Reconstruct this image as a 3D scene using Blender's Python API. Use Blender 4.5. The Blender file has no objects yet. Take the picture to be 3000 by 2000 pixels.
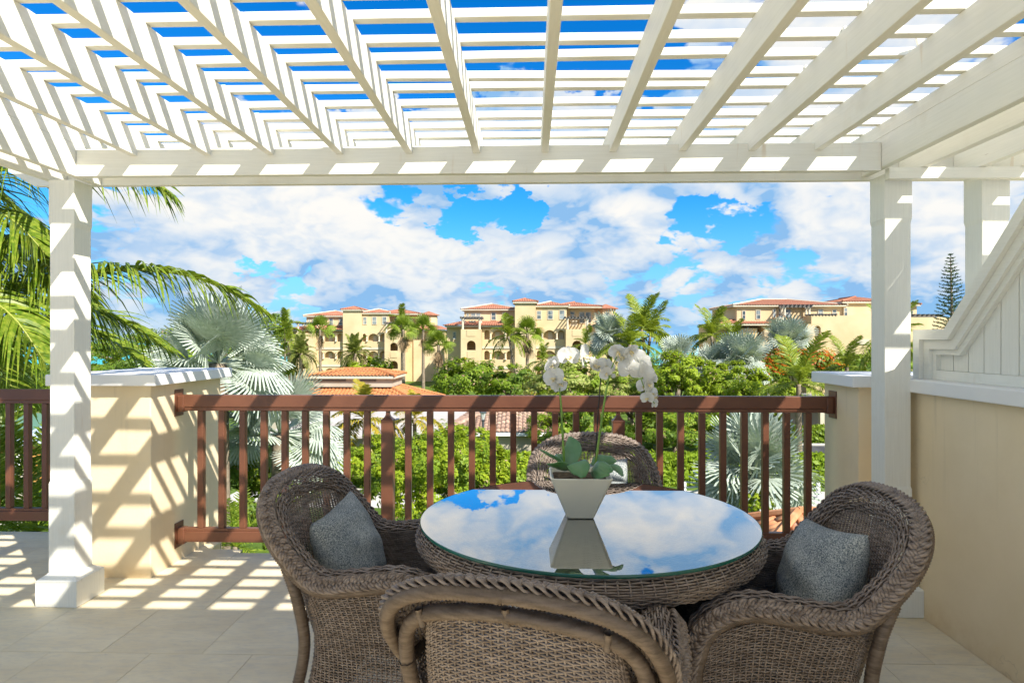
import bpy, math, random
import numpy as np
from mathutils import Vector, Matrix
random.seed(7); np.random.seed(7)
SC = bpy.context.scene
COL = SC.collection
R = math.radians

# ------------------------------------------------------------------ camera, sky, sun, exposure
FPX, EYE, HZ = 1880.0, 1.414, 997.0            # focal length in photo pixels, eye height, horizon row
YAW = math.atan(54 / FPX); CT, ST = math.cos(YAW), math.sin(YAW)
cam = bpy.data.cameras.new('camera')
cam.sensor_width = 36; cam.lens = 36 * FPX / 3000
cam.shift_y = (HZ - 1000) / 3000 * -1 * -1
cam.clip_start = .05; cam.clip_end = 9000
cam_o = bpy.data.objects.new('camera', cam); COL.objects.link(cam_o)
cam_o.location = (0, 0, EYE); cam_o.rotation_euler = (R(90), 0, YAW)
SC.camera = cam_o

SUN = Vector((.75, -.75, 1.0)).normalized()
sun = bpy.data.lights.new('sun', 'SUN'); sun.energy = 2.0; sun.angle = R(.53); sun.color = (1, .95, .86)
sun_o = bpy.data.objects.new('sun', sun); COL.objects.link(sun_o)
sun_o.rotation_euler = SUN.to_track_quat('Z', 'Y').to_euler()
vs = SC.view_settings
vs.view_transform = 'Standard'; vs.look = 'None'; vs.exposure = 2.2; vs.gamma = 1; vs.use_curve_mapping = False
SC.cycles.max_bounces = 8; SC.cycles.diffuse_bounces = 4; SC.cycles.glossy_bounces = 3
SC.cycles.transparent_max_bounces = 12; SC.cycles.transmission_bounces = 4
SC.cycles.caustics_reflective = False; SC.cycles.caustics_refractive = False
SC.cycles.sample_clamp_indirect = 6

CLOUD_DARK, CLOUD_LIT, HAZE, SKYV = (.060, .116, .190), (.226, .219, .205), (.070, .142, .23), .042

class G:
    """small helper that wires shader nodes"""
    def __init__(s, tree): s.t = tree; s.n = tree.nodes; s.l = tree.links
    def node(s, kind, **kw):
        n = s.n.new(kind)
        for k, v in kw.items(): setattr(n, k, v)
        return n
    def put(s, sock, v):
        if hasattr(v, 'is_output') or isinstance(v, bpy.types.NodeSocket): s.l.new(v, sock)
        elif isinstance(v, (tuple, list)) and len(v) == 3 and sock.type == 'RGBA': sock.default_value = (*v, 1)
        else: sock.default_value = v
    def m(s, op, a, b=0.0, c=0.0, clamp=False):
        n = s.node('ShaderNodeMath', operation=op, use_clamp=clamp)
        for i, v in enumerate((a, b, c)):
            s.put(n.inputs[i], v)
        return n.outputs[0]
    def v(s, op, a, b=(0, 0, 0), scale=None):
        n = s.node('ShaderNodeVectorMath', operation=op)
        s.put(n.inputs[0], a); s.put(n.inputs[1], b)
        if scale is not None: s.put(n.inputs['Scale'], scale)
        return n.outputs['Value'] if op in ('DOT_PRODUCT', 'LENGTH') else n.outputs[0]
    def noise(s, vec, scale, detail=4, rough=.55, dist=0, out='Fac'):
        n = s.node('ShaderNodeTexNoise')
        if vec is not None: s.put(n.inputs['Vector'], vec)
        n.inputs['Scale'].default_value = scale; n.inputs['Detail'].default_value = detail
        n.inputs['Roughness'].default_value = rough; n.inputs['Distortion'].default_value = dist
        return n.outputs[out]
    def rng(s, v, a, b, c=0., d=1., smooth=False):
        n = s.node('ShaderNodeMapRange', interpolation_type='SMOOTHSTEP' if smooth else 'LINEAR')
        for i, x in enumerate((v, a, b, c, d)): s.put(n.inputs[i], x)
        return n.outputs[0]
    def mix(s, f, a, b, mode='MIX'):
        n = s.node('ShaderNodeMix', data_type='RGBA', blend_type=mode)
        s.put(n.inputs[0], f); s.put(n.inputs[6], a); s.put(n.inputs[7], b)
        return n.outputs[2]
    def comb(s, x, y, z):
        n = s.node('ShaderNodeCombineXYZ')
        for i, q in enumerate((x, y, z)): s.put(n.inputs[i], q)
        return n.outputs[0]
    def sep(s, v):
        n = s.node('ShaderNodeSeparateXYZ'); s.put(n.inputs[0], v); return n.outputs

def pix_dir(px, py):
    x, z = (px - 1500) / FPX, (HZ - py) / FPX
    return Vector((x * CT - ST, CT + x * ST, z)).normalized()

world = bpy.data.worlds.new('World'); SC.world = world; world.use_nodes = True
world.cycles.sampling_method = 'MANUAL'; world.cycles.sample_map_resolution = 256
g = G(world.node_tree); g.n.clear()
sky = g.node('ShaderNodeTexSky', sky_type='NISHITA', sun_disc=False)
sky.sun_elevation = math.asin(SUN.z); sky.sun_rotation = math.atan2(SUN.x, SUN.y)
sky.altitude = 0; sky.air_density = 1.0; sky.dust_density = .6; sky.ozone_density = 3.0
tc = g.node('ShaderNodeTexCoord').outputs['Generated']
dx, dy, dz = g.sep(tc)
zc = g.m('MAXIMUM', dz, 0.0)
k = g.m('DIVIDE', 1.0, g.m('ADD', zc, .5))
P = g.comb(g.m('MULTIPLY', dx, k), g.m('MULTIPLY', dy, k), g.m('MULTIPLY', g.m('MULTIPLY', dz, k), 1.15))
warp_c = g.noise(P, 4.0, 3, .5, out='Color')
WARP = g.v('SCALE', g.v('SUBTRACT', warp_c, (.5, .5, .5)), scale=.12)
def billow(q, sc):
    return g.m('ABSOLUTE', g.m('MULTIPLY', g.m('SUBTRACT', g.noise(q, sc, 0, .5), .5), 2.0))
def broad(q):
    return g.m('ADD', g.m('MULTIPLY', g.noise(q, 2.0, 2, .5), .66), g.m('MULTIPLY', billow(q, 4.2), .22))
def density(vec, n=4):
    q = g.v('ADD', vec, WARP)
    out = g.m('ADD', broad(q), g.m('MULTIPLY', g.noise(q, 11., 5, .62), .17))
    for sc, w in ((8.8, .17), (17.3, .10), (35., .055), (70., .028))[:n]:
        out = g.m('ADD', out, g.m('MULTIPLY', billow(q, sc), w))
    return out
d0 = density(P)
d1 = density(g.v('ADD', P, (.008, .0, .034)), 3)
PW = g.v('ADD', P, WARP)
b0, b1 = broad(PW), broad(g.v('ADD', PW, (.03, 0, .15)))
bias = None
TCW = g.v('NORMALIZE', g.v('ADD', tc, g.v('SCALE', g.v('SUBTRACT', g.noise(P, 9.0, 5, .6, out='Color'), (.5, .5, .5)), scale=.20)))
for (px, py, rad, amp) in [(480, 720, 12, .08), (900, 610, 5, .10), (1280, 770, 8, .13), (1690, 670, 7, .14), (1850, 590, 3, .08), (2480, 640, 12, .05), (2880, 520, 12, .06),
                           (2560, 150, 11, .16), (1330, 630, 3.4, -.17), (1130, 610, 3, -.13), (1545, 625, 2.6, -.16), (2120, 640, 4, -.17), (2300, 600, 3, -.10), (2330, 850, 6, -.20), (2000, 830, 4, -.12), (1130, 0, 12, -.36),
                           (700, 430, 5, .18), (1000, 420, 5, .20), (1260, 410, 5.5, .24), (1440, 415, 5.5, .26), (1620, 410, 5.5, .22), (1900, 420, 6, .24), (2200, 430, 6, .20),  # clouds added in sky hidden by the slats, to lighten the table's reflection
                           (200, 60, 18, -.25), (1750, 80, 9, -.24), (800, 890, 4, -.15), (1480, 900, 3, -.10), (760, 770, 2.5, -.10), (330, 860, 4, -.10)]:
    d = g.v('DOT_PRODUCT', TCW, tuple(pix_dir(px, py)))
    b = g.rng(d, math.cos(R(rad)), 1.0, 0., amp, smooth=True)
    bias = b if bias is None else g.m('ADD', bias, b)
den = g.m('ADD', g.m('ADD', d0, bias), g.rng(dz, .03, .34, .06, 0.))
cover = g.rng(den, .485, .555, 0, 1, smooth=True)
lit = g.rng(g.m('SUBTRACT', d0, d1), -.10, .11, 0, 1, smooth=True)
base = g.rng(g.m('SUBTRACT', b0, b1), -.12, .10, 0, 1, smooth=True)
shade = g.m('ADD', g.m('MULTIPLY', lit, .46), g.m('MULTIPLY', base, .66))
shade = g.m('SUBTRACT', g.m('SUBTRACT', shade, .17), g.rng(dz, .02, .20, .26, 0.), clamp=True)
cloud = g.mix(g.m('POWER', shade, .7), CLOUD_DARK, CLOUD_LIT)
hs = g.node('ShaderNodeHueSaturation'); hs.inputs['Saturation'].default_value = 1.45; hs.inputs['Value'].default_value = SKYV
g.l.new(sky.outputs[0], hs.inputs['Color'])
blue = g.mix(1.0, hs.outputs[0], (.36, .90, 1.10), 'MULTIPLY')
hz = g.rng(dz, -.02, .22, .95, 0., smooth=True)
blue = g.mix(hz, blue, HAZE)
cover = g.m('MULTIPLY', cover, g.rng(dz, -.01, .07, .6, 1., smooth=True))
skycol = g.mix(cover, blue, cloud)
bg = g.node('ShaderNodeBackground'); g.put(bg.inputs[0], skycol); bg.inputs[1].default_value = 1.0
SKY_BG = bg
wo = g.node('ShaderNodeOutputWorld'); g.l.new(bg.outputs[0], wo.inputs[0])

# ------------------------------------------------------------------ points from the photograph's pixels
def atY(px, py, Y):
    d = pix_dir(px, py); t = Y / d.y; return Vector((d.x * t, Y, EYE + d.z * t))
def atZ(px, py, Z):
    d = pix_dir(px, py); t = (Z - EYE) / d.z; return Vector((d.x * t, d.y * t, Z))
def xY(px, Y):
    return atY(px, HZ, Y).x

# ------------------------------------------------------------------ objects
def tag(o, label=None, cat=None, group=None, kind=None):
    if label: o['label'] = label
    if cat: o['category'] = cat
    if group: o['group'] = group
    if kind: o['kind'] = kind
    return o
def thing(name, label, cat, loc=(0, 0, 0), group=None, rz=0.):
    o = bpy.data.objects.new(name, None); COL.objects.link(o); o.empty_display_size = .2
    o.location = loc; o.rotation_euler = (0, 0, rz)
    return tag(o, label, cat, group)
def link(name, me, parent=None, local=False):
    o = bpy.data.objects.new(name, me); COL.objects.link(o)
    if parent is not None:
        o.parent = parent
        if not local:
            p, off = parent, Vector((0, 0, 0))
            while p is not None: off += Vector(p.location); p = p.parent
            o.location = -off
    return o
def bevel(o, w=.004, seg=2):
    b = o.modifiers.new('bevel', 'BEVEL'); b.width = w; b.segments = seg; b.limit_method = 'ANGLE'; b.angle_limit = R(40)
    return o
def np_mesh(name, V, F, mat, smooth=False, mats=None, fm=None):
    V = np.asarray(V, np.float32).reshape(-1, 3); F = np.asarray(F, np.int32)
    me = bpy.data.meshes.new(name); n, w = F.shape
    me.vertices.add(len(V)); me.vertices.foreach_set('co', V.ravel())
    me.loops.add(n * w); me.loops.foreach_set('vertex_index', F.ravel())
    me.polygons.add(n); me.polygons.foreach_set('loop_start', np.arange(n, dtype=np.int32) * w)
    if smooth: me.polygons.foreach_set('use_smooth', np.ones(n, bool))
    for m in (mats or [mat]): me.materials.append(m)
    if fm is not None: me.polygons.foreach_set('material_index', np.asarray(fm, np.int32))
    me.update(calc_edges=True); me.validate()
    return me
class MB:
    """collects simple shapes and builds them as one mesh"""
    def __init__(s): s.v = []; s.f = []
    def add(s, vs, fs):
        n = len(s.v); s.v += [tuple(v) for v in vs]; s.f += [tuple(i + n for i in f) for f in fs]; return s
    def box(s, x0, x1, y0, y1, z0, z1, rz=0., c=None, M=None):
        vs = [Vector((x, y, z)) for z in (z0, z1) for y in (y0, y1) for x in (x0, x1)]
        if rz:
            c = Vector(c or ((x0 + x1) / 2, (y0 + y1) / 2, 0)); Rm = Matrix.Rotation(rz, 3, 'Z')
            vs = [Rm @ (v - c) + c for v in vs]
        if M is not None: vs = [M @ v for v in vs]
        return s.add(vs, [(0, 2, 3, 1), (4, 5, 7, 6), (0, 1, 5, 4), (2, 6, 7, 3), (0, 4, 6, 2), (1, 3, 7, 5)])
    def prism(s, poly, a, b, axis='x'):
        """polygon in the other two axes swept from a to b"""
        n = len(poly)
        mk = {'x': lambda p, t: (t, p[0], p[1]), 'y': lambda p, t: (p[0], t, p[1]), 'z': lambda p, t: (p[0], p[1], t)}[axis]
        vs = [mk(p, a) for p in poly] + [mk(p, b) for p in poly]
        return s.add(vs, [tuple(range(n))[::-1], tuple(range(n, 2 * n))] + [(i, (i + 1) % n, n + (i + 1) % n, n + i) for i in range(n)])
    def loft(s, rings, cap=True):
        n = len(rings[0]); vs = [p for r in rings for p in r]; fs = []
        for k in range(len(rings) - 1):
            for i in range(n):
                j = (i + 1) % n; fs.append((k * n + i, k * n + j, (k + 1) * n + j, (k + 1) * n + i))
        if cap: fs += [tuple(range(n))[::-1], tuple(range((len(rings) - 1) * n, len(rings) * n))]
        return s.add(vs, fs)
    def tube(s, pts, r, n=8, cap=True):
        pts = [Vector(p) for p in pts]; rs = r if isinstance(r, (list, tuple)) else [r] * len(pts)
        rings = []; up = Vector((0, 0, 1))
        for i, p in enumerate(pts):
            t = (pts[min(i + 1, len(pts) - 1)] - pts[max(i - 1, 0)]).normalized()
            a = t.cross(up)
            if a.length < .05: a = t.cross(Vector((0, 1, 0)))
            a.normalize(); b = a.cross(t)
            rings.append([p + (a * math.cos(q) + b * math.sin(q)) * rs[i] for q in (2 * math.pi * j / n for j in range(n))])
        return s.loft(rings, cap)
    def lathe(s, prof, c=(0, 0), n=16, ph=0.):
        return s.loft([[(c[0] + r * math.cos(ph + 2 * math.pi * j / n), c[1] + r * math.sin(ph + 2 * math.pi * j / n), z) for j in range(n)] for r, z in prof])
    def mesh(s, name, mat, smooth=False):
        me = bpy.data.meshes.new(name); me.from_pydata(s.v, [], s.f); me.materials.append(mat)
        if smooth: me.polygons.foreach_set('use_smooth', [True] * len(me.polygons))
        me.update(); return me
    def build(s, name, mat, parent=None, smooth=False, kind=None, local=False):
        o = link(name, s.mesh(name, mat, smooth), parent, local)
        if kind: o['kind'] = kind
        return o
def copy_tree(o, parent=None):
    c = o.copy(); COL.objects.link(c)
    if parent is not None: c.parent = parent
    for ch in list(o.children): copy_tree(ch, c)
    return c

# ------------------------------------------------------------------ materials
def mat(name, col, rough=.7, spec=.3, fn=None, metal=0.):
    m = bpy.data.materials.new(name); m.use_nodes = True; g = G(m.node_tree)
    b = g.n['Principled BSDF']; b.inputs['Base Color'].default_value = (*col, 1); b.inputs['Roughness'].default_value = rough
    b.inputs['Specular IOR Level'].default_value = spec; b.inputs['Metallic'].default_value = metal
    if fn: fn(g, b)
    return m
def obj_co(g): return g.node('ShaderNodeTexCoord').outputs['Object']
def geo_pos(g): return g.node('ShaderNodeNewGeometry').outputs['Position']
def bump(g, b, h, strength=.3, dist=.01):
    n = g.node('ShaderNodeBump'); n.inputs['Strength'].default_value = strength; n.inputs['Distance'].default_value = dist
    g.put(n.inputs['Height'], h); g.l.new(n.outputs[0], b.inputs['Normal'])
def rand_obj(g): return g.node('ShaderNodeObjectInfo').outputs['Random']
def varied(c1, c2, scale=3., detail=4, lo=.35, hi=.65, bs=0., bscale=60, bd=.004, per_obj=0., stretch=None):
    def fn(g, b):
        p = geo_pos(g)
        q = g.v('MULTIPLY', p, stretch) if stretch else p
        f = g.rng(g.noise(q, scale, detail), lo, hi)
        c = g.mix(f, c1, c2)
        if per_obj:
            c = g.mix(g.m('MULTIPLY', rand_obj(g), per_obj), c, c2)
        g.put(b.inputs['Base Color'], c)
        if bs: bump(g, b, g.noise(q, bscale, 4), bs, bd)
    return fn
def painted_wood(axis):
    st = {'x': (1, 22, 22), 'y': (22, 1, 22), 'z': (22, 22, 1)}[axis]
    def fn(g, b):
        p = geo_pos(g)
        grain = g.noise(g.v('MULTIPLY', p, st), 5, 5, .6)
        c = g.mix(g.rng(grain, .3, .7), (.775, .757, .67), (.835, .815, .73))
        dirt = g.rng(g.noise(p, 2.3, 6, .65), .60, .78)
        c = g.mix(g.m('MULTIPLY', dirt, .30), c, (.52, .42, .27))
        rust = g.m('MULTIPLY', g.rng(g.noise(g.v('MULTIPLY', p, (5, 5, .8)), 3.1, 4, .6), .64, .74), g.rng(g.noise(p, 1.3, 2), .5, .6))
        c = g.mix(g.m('MULTIPLY', rust, .45), c, (.55, .36, .15))
        chip = g.m('MULTIPLY', g.rng(grain, .66, .70), g.rng(g.noise(p, 4.1, 3), .60, .66))
        c = g.mix(g.m('MULTIPLY', chip, .8), c, (.42, .36, .29))
        g.put(b.inputs['Base Color'], c)
        bump(g, b, grain, .25, .003)
    return fn
M = {}
for a in 'xyz': M['paint_' + a] = mat('white_painted_wood_' + a, (.84, .835, .815), .55, .3, painted_wood(a))
M['cap'] = mat('white_painted_stucco', (.84, .84, .82), .7, .25, varied((.82, .81, .775), (.86, .85, .82), 2, bs=.12))
def old_stucco(g, b):
    p = geo_pos(g); z = g.sep(p)[2]
    n = g.noise(p, 1.3, 6, .6)
    c = g.mix(g.rng(n, .35, .65), (.77, .625, .40), (.84, .695, .47))
    run = g.noise(g.v('MULTIPLY', p, (9, 9, .55)), 2.2, 4, .6)
    runs = g.m('MULTIPLY', g.rng(run, .58, .74), g.rng(z, .55, 1.15))
    c = g.mix(g.m('MULTIPLY', runs, .36), c, (.45, .36, .24))
    foot = g.m('MULTIPLY', g.rng(z, .16, .0), g.rng(g.noise(p, 7, 5, .6), .35, .7))
    c = g.mix(g.m('MULTIPLY', foot, .5), c, (.55, .36, .16))
    vo = g.node('ShaderNodeTexVoronoi', feature='DISTANCE_TO_EDGE'); g.put(vo.inputs['Vector'], g.v('ADD', p, g.v('SCALE', g.noise(p, 4, 4, .6, out='Color'), scale=.35))); vo.inputs['Scale'].default_value = 1.3
    crack = g.m('MULTIPLY', g.rng(vo.outputs['Distance'], .004, .0), g.rng(g.noise(p, 1.7, 2), .55, .62))
    c = g.mix(g.m('MULTIPLY', crack, .35), c, (.38, .30, .2))
    g.put(b.inputs['Base Color'], c); bump(g, b, g.m('ADD', g.noise(p, 70, 4), g.m('MULTIPLY', g.noise(p, 9, 3), .8)), .22, .004)
M['cream'] = mat('cream_stucco', (.8, .66, .43), .85, .2, old_stucco)
M['brown'] = mat('brown_powder_coat', (.17, .066, .035), .38, .5, varied((.125, .046, .024), (.153, .058, .030), 5, bs=.05, bscale=300, bd=.001))
def travertine(g, b):
    p = geo_pos(g); r = rand_obj(g)
    q = g.v('ADD', p, g.v('SCALE', g.comb(r, g.m('MULTIPLY', r, 7.3), r), scale=37.))
    n1 = g.noise(g.v('MULTIPLY', q, (1, 2.4, 1)), 2.4, 6, .62, .6)
    n2 = g.noise(g.v('MULTIPLY', q, (1.6, 5, 1)), 9, 5, .65, .4)
    c = g.mix(g.rng(n1, .3, .7), (.68, .565, .36), (.80, .70, .48))
    c = g.mix(g.m('MULTIPLY', g.rng(n2, .45, .75), .5), c, (.48, .44, .38))
    pit = g.rng(g.noise(q, 38, 3, .6), .70, .76)
    c = g.mix(g.m('MULTIPLY', pit, .5), c, (.36, .32, .28))
    c = g.mix(g.m('MULTIPLY', r, .10), c, (.50, .42, .33))
    st_ = g.rng(g.noise(p, 1.1, 5, .6), .55, .75); c = g.mix(g.m('MULTIPLY', st_, .22), c, (.42, .36, .27))
    g.put(b.inputs['Base Color'], c); bump(g, b, n2, .08, .003)
M['travertine'] = mat('travertine', (.6, .5, .42), .55, .35, travertine)
M['grout'] = mat('grout', (.42, .36, .27), .9, .1)
M['steel'] = mat('rusty_screw', (.25, .14, .07), .5, .4, metal=.4)
def wicker(c1, c2):
    def fn(g, b):
        p = geo_pos(g)
        n = g.noise(g.v('MULTIPLY', obj_co(g), (1, 1, 5)), 22, 3)
        c = g.mix(g.rng(n, .35, .65), c1, c2); g.put(b.inputs['Base Color'], c)
    return fn
M['wicker'] = mat('wicker', (.2, .15, .11), .5, .35, wicker((.142, .105, .080), (.285, .227, .185)))
M['wicker_dark'] = mat('wicker_pole', (.16, .12, .09), .5, .35, wicker((.088, .062, .043), (.17, .126, .093)))
def tweed(g, b):
    o = obj_co(g)
    a = g.noise(o, 260, 3, .6)
    k2 = g.noise(o, 9, 3)
    f = g.rng(g.m('ADD', a, g.m('MULTIPLY', k2, .22)), .48, .76)
    c = g.mix(f, (.085, .108, .125), (.50, .51, .47)); g.put(b.inputs['Base Color'], c)
    bump(g, b, a, .35, .003)
M['tweed'] = mat('blue_grey_tweed', (.2, .22, .25), .9, .1, tweed)
M['seat'] = mat('dark_grey_fabric', (.07, .07, .075), .9, .1, varied((.04, .042, .045), (.13, .13, .13), 180, 2, bs=.3, bscale=200))
def glass_fn(m):
    g = G(m.node_tree); g.n.clear(); out = g.node('ShaderNodeOutputMaterial')
    tr = g.node('ShaderNodeBsdfTransparent'); tr.inputs[0].default_value = (.90, .96, .93, 1)
    gl = g.node('ShaderNodeBsdfGlossy'); pg_ = geo_pos(g); sm = g.rng(g.noise(g.v('MULTIPLY', pg_, (1, 2.5, 1)), 3.5, 6, .65), .52, .75); g.put(gl.inputs['Roughness'], g.m('ADD', .004, g.m('MULTIPLY', sm, .035)))
    fr = g.node('ShaderNodeFresnel'); fr.inputs[0].default_value = 1.62
    back = g.node('ShaderNodeNewGeometry').outputs['Backfacing']
    f = g.m('MULTIPLY', g.m('MULTIPLY', fr.outputs[0], 3.2, clamp=True), g.m('SUBTRACT', 1.0, back))
    mx = g.node('ShaderNodeMixShader'); g.put(mx.inputs[0], f); g.l.new(tr.outputs[0], mx.inputs[1]); g.l.new(gl.outputs[0], mx.inputs[2])
    g.l.new(mx.outputs[0], out.inputs[0])
m = bpy.data.materials.new('table_glass'); m.use_nodes = True; glass_fn(m); M['glass'] = m
M['glass_edge'] = mat('green_glass_edge', (.012, .10, .075), .1, .6)

# ------------------------------------------------------------------ terrace: floor, unseen shade canopy, walls, piers
SL = .012
floor = MB().box(-6, 5.5, -7, 4.225, -.28, -SL).build('floor', M['grout'], kind='structure')
MB().box(-6, -2.27, 4.226, 4.65, -.28, -SL).build('floor_strip', M['grout'], floor, kind='structure')
TW, TD, JT = .465, .478, .0024
tile_me = bevel  # (bevel helper reused below)
row = 0
y1 = 3.814 + TD
def tile_mesh(w, d):
    b = MB().box(0, w - JT, 0, d - JT, -SL, 0); return b.mesh('tile', M['travertine'])
t_full = tile_mesh(TW, TD); y = 3.814 - TD * 7; rows = []
for r_ in range(9):
    y0 = 3.814 + TD * (1 - r_)
    if y0 < 0: break
    off = -2.18 if r_ % 2 == 0 else -1.949
    yb = y0
    for k_ in range(-7, 10):
        x0 = off + k_ * TW
        if x0 > 1.99: break
        ymax = 4.65 if x0 < -2.4 else 4.225
        d = min(TD, ymax - yb)
        if d < .03: continue
        w_ = min(TW, 2.004 - x0)
        me = t_full if abs(d - TD) < 1e-6 and w_ == TW else tile_mesh(w_, d)
        o = link('tile', me, floor); o.location = (x0, yb, random.uniform(-.0006, .0006))
MB().box(-6, 2.0, -7, 3.814 - TD * 7 + 0, -SL, -.001).build('floor_slab', M['travertine'], floor, kind='structure')
MB().box(2.26, 5.5, -7, 4.225, -SL, 0).build('floor_slab', M['travertine'], floor, kind='structure')
MB().box(-6, 5.5, -7, 4.19, -7.0, -.285).build('terrace_base', M['cream'], kind='structure')
# unseen canopy above the camera, sized to shade the near floor and admit fill light
MB().prism([(-.42, 2.72), (1.26, 2.72), (1.26, 2.77), (-.42, 2.90)], -6.5, 6.5, 'x').build('shade_canopy', M['cap'], kind='structure')
for x_ in (-6.2, 5.9): MB().box(x_, x_ + .3, -.4, -.1, 0, 2.719).build('shade_canopy_pillar', M['cap'], kind='structure')

def pier(name, label, x0, x1, y0, y1, cx0, cx1, cy0, cy1):
    t = thing(name, label, 'pier', ((x0 + x1) / 2, (y0 + y1) / 2, 0))
    bevel(MB().box(x0, x1, y0, y1, -.3, 1.145).build('pier_body', M['cream'], t), .006)
    bevel(MB().box(cx0, cx1, cy0, cy1, 1.146, 1.213).build('cap', M['cap'], t), .006)
    return t
pier('stucco_pier', 'broad cream stucco pier with white cap, striped by sunlight, beside the left post', -2.80, -2.26, 3.757, 4.62, -2.86, -2.20, 3.70, 4.68)
pier('stucco_pier', 'narrow shaded cream stucco pier with white cap behind the right post', 1.888, 2.42, 3.754, 4.18, 1.83, 2.48, 3.70, 4.24)

wl = thing('parapet_wall', 'cream parapet wall on the right with white ledge and white boarded wing above', 'wall', (2.13, 1.5, 0))
bevel(MB().box(2.005, 2.25, -1.2, 3.49, -.27, 1.145).build('wall_body', M['cream'], wl), .004)
bevel(MB().box(1.96, 2.30, -1.2, 3.50, 1.146, 1.213).build('ledge', M['cap'], wl), .006)
OUT = [(3.475, 1.215), (3.475, 1.47), (3.22, 1.47), (2.02, 2.715)]
def inset(poly, d):
    """polyline moved d towards the panel (down and towards the house)"""
    segs = []
    for a, b in zip(poly, poly[1:]):
        a, b = Vector(a), Vector(b); t = (b - a).normalized(); n = Vector((-t.y, t.x)); segs.append((a + n * d, t))
    pts = [segs[0][0]]
    for (a, t), (b, u) in zip(segs, segs[1:]):
        den = t.x * u.y - t.y * u.x; w = b - a; s_ = (w.x * u.y - w.y * u.x) / den; pts.append(a + t * s_)
    a, b = Vector(poly[-2]), Vector(poly[-1]); t = segs[-1][1]; pts.append(segs[-1][0] + t * (b - a).length * 1.0)
    return pts
def strip(d0, d1, x0, x1, mb):
    A, B = inset(OUT, d0), inset(OUT, d1)
    for i in range(len(A) - 1):
        q = [tuple(A[i]), tuple(A[i + 1]), tuple(B[i + 1]), tuple(B[i])]
        if i == 0: q[0] = (q[0][0], 1.214); q[3] = (q[3][0], 1.214)
        mb.prism(q, x0, x1, 'x')
    return mb
for (a, b_, xf) in ((.0, .052, 2.035), (.0525, .10, 2.058), (.1005, .128, 2.075)):
    strip(a, b_, xf, 2.25 - (xf - 2.035), MB()).build('trim', M['paint_y'], wl)
MB().box(2.072, 2.22, -.5, 3.34, 1.214, 1.262).build('trim', M['paint_y'], wl)
inn = inset(OUT, .12)
def panel_top(y): # height of the panel edge at y
    if y > inn[2].x: return inn[1].y
    a, b = inn[2], inn[3]; return a.y + (b.y - a.y) * (y - a.x) / (b.x - a.x)
yb = inn[0].x
while yb > 1.2:
    ya = yb - .107
    ps = [(ya + .003, 1.263), (yb - .003, 1.263), (yb - .003, min(2.7, panel_top(yb - .003)))]
    if ya < inn[2].x < yb: ps.append((inn[2].x, inn[2].y))
    ps.append((ya + .003, min(2.7, panel_top(ya + .003))))
    MB().prism(ps, 2.10, 2.125, 'x').build('board', M['paint_z'], wl)
    yb = ya
MB().prism([(-.5, 1.263), (3.34, 1.263), (3.34, 1.33), (3.16, 1.33), (2.0, 2.53), (-.5, 2.53)], 2.128, 2.2, 'x').build('backing', M['paint_z'], wl)

# ------------------------------------------------------------------ pergola
pg = thing('pergola', 'white wooden slatted pergola on square posts over the terrace', 'pergola', (0, 3.4, 0))
def post(x0, y0, w=.142):
    cx, cy = x0 + w / 2, y0 + w / 2; h = w / 2
    def sq(a, z): return [(cx - a, cy - a, z), (cx + a, cy - a, z), (cx + a, cy + a, z), (cx - a, cy + a, z)]
    n = h - .0045
    o = MB().loft([sq(h, .166), sq(h, .645), sq(n, .66), sq(n, 2.02), sq(h, 2.045), sq(h, 2.275)]).build('post', M['paint_z'], pg); bevel(o, .003)
    p = MB().loft([sq(.112, .001), sq(.112, .138), sq(h + .004, .164), sq(h + .004, .167)]).build('plinth', M['paint_z'], o); bevel(p, .003)
    for sx in (-.09, .09):
        for z in (.035, .118):
            MB().lathe([(.004, -.002), (.004, .003)], n=8).build('screw', M['steel'], o).matrix_basis = Matrix.Translation(Vector((cx + sx, cy - .113, z)) - Vector(pg.location)) @ Matrix.Rotation(R(90), 4, 'X')
post(-2.585, 3.37); post(1.828, 3.37); post(2.326, 3.375)
def board(name, x0, x1, y0, y1, z0, z1, ax, bw=.003):
    return bevel(MB().box(x0, x1, y0, y1, z0, z1).build(name, M['paint_' + ax], pg), bw)
for (x0, x1, yy, yt) in ((-2.392, 1.782, 3.312, 3.352),):
    board('beam', x0, x1, yy, yt, 2.277, 2.42, 'x')
board('beam', 1.8215, 3.6, 3.312, 3.352, 2.235, 2.292, 'x')
# rear beam with slanted end cut
bevel(MB().prism([(-2.93, 2.42), (-2.93, 2.36), (-2.78, 2.278), (3.6, 2.278), (3.6, 2.42)], 3.516, 3.556, 'y').build('beam', M['paint_x'], pg), .003)
# side beams in pairs around the posts
for (x0, z0, z1) in ((-2.431, 2.277, 2.446), (-2.627, 2.277, 2.446), (1.783, 2.293, 2.446), (1.983, 2.293, 2.446), (2.272, 2.293, 2.446), (2.475, 2.293, 2.446)):
    yb = 3.515 if x0 < 0 else 3.311
    board('side_beam', x0, x0 + .038, 1.262, yb if x0 < 0 else 3.5155, z0, z1, 'y')
    board('rafter', x0 + .001, x0 + .037, 1.262, 3.95, 2.4465, 2.517, 'y')
for px in (404, 620, 805, 1007, 1210, 1407, 1607, 1806, 2009, 2212, 2407):
    x1 = xY(px, 3.32); j = random.uniform(-.002, .002)
    o = board('rafter', x1 - .038, x1, 1.262, 3.95, 2.421 if False else 2.382, 2.517, 'y')
rx = [xY(px, 3.32) - .019 for px in (404, 620, 805, 1007, 1210, 1407, 1607, 1806, 2009, 2212, 2407)]
SY = [1.37, 1.535, 1.70, 1.865, 2.03, 2.19, 2.358, 2.52, 2.68, 2.815, 3.012, 3.178, 3.322, 3.49, 3.645, 3.79, 3.915]
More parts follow.
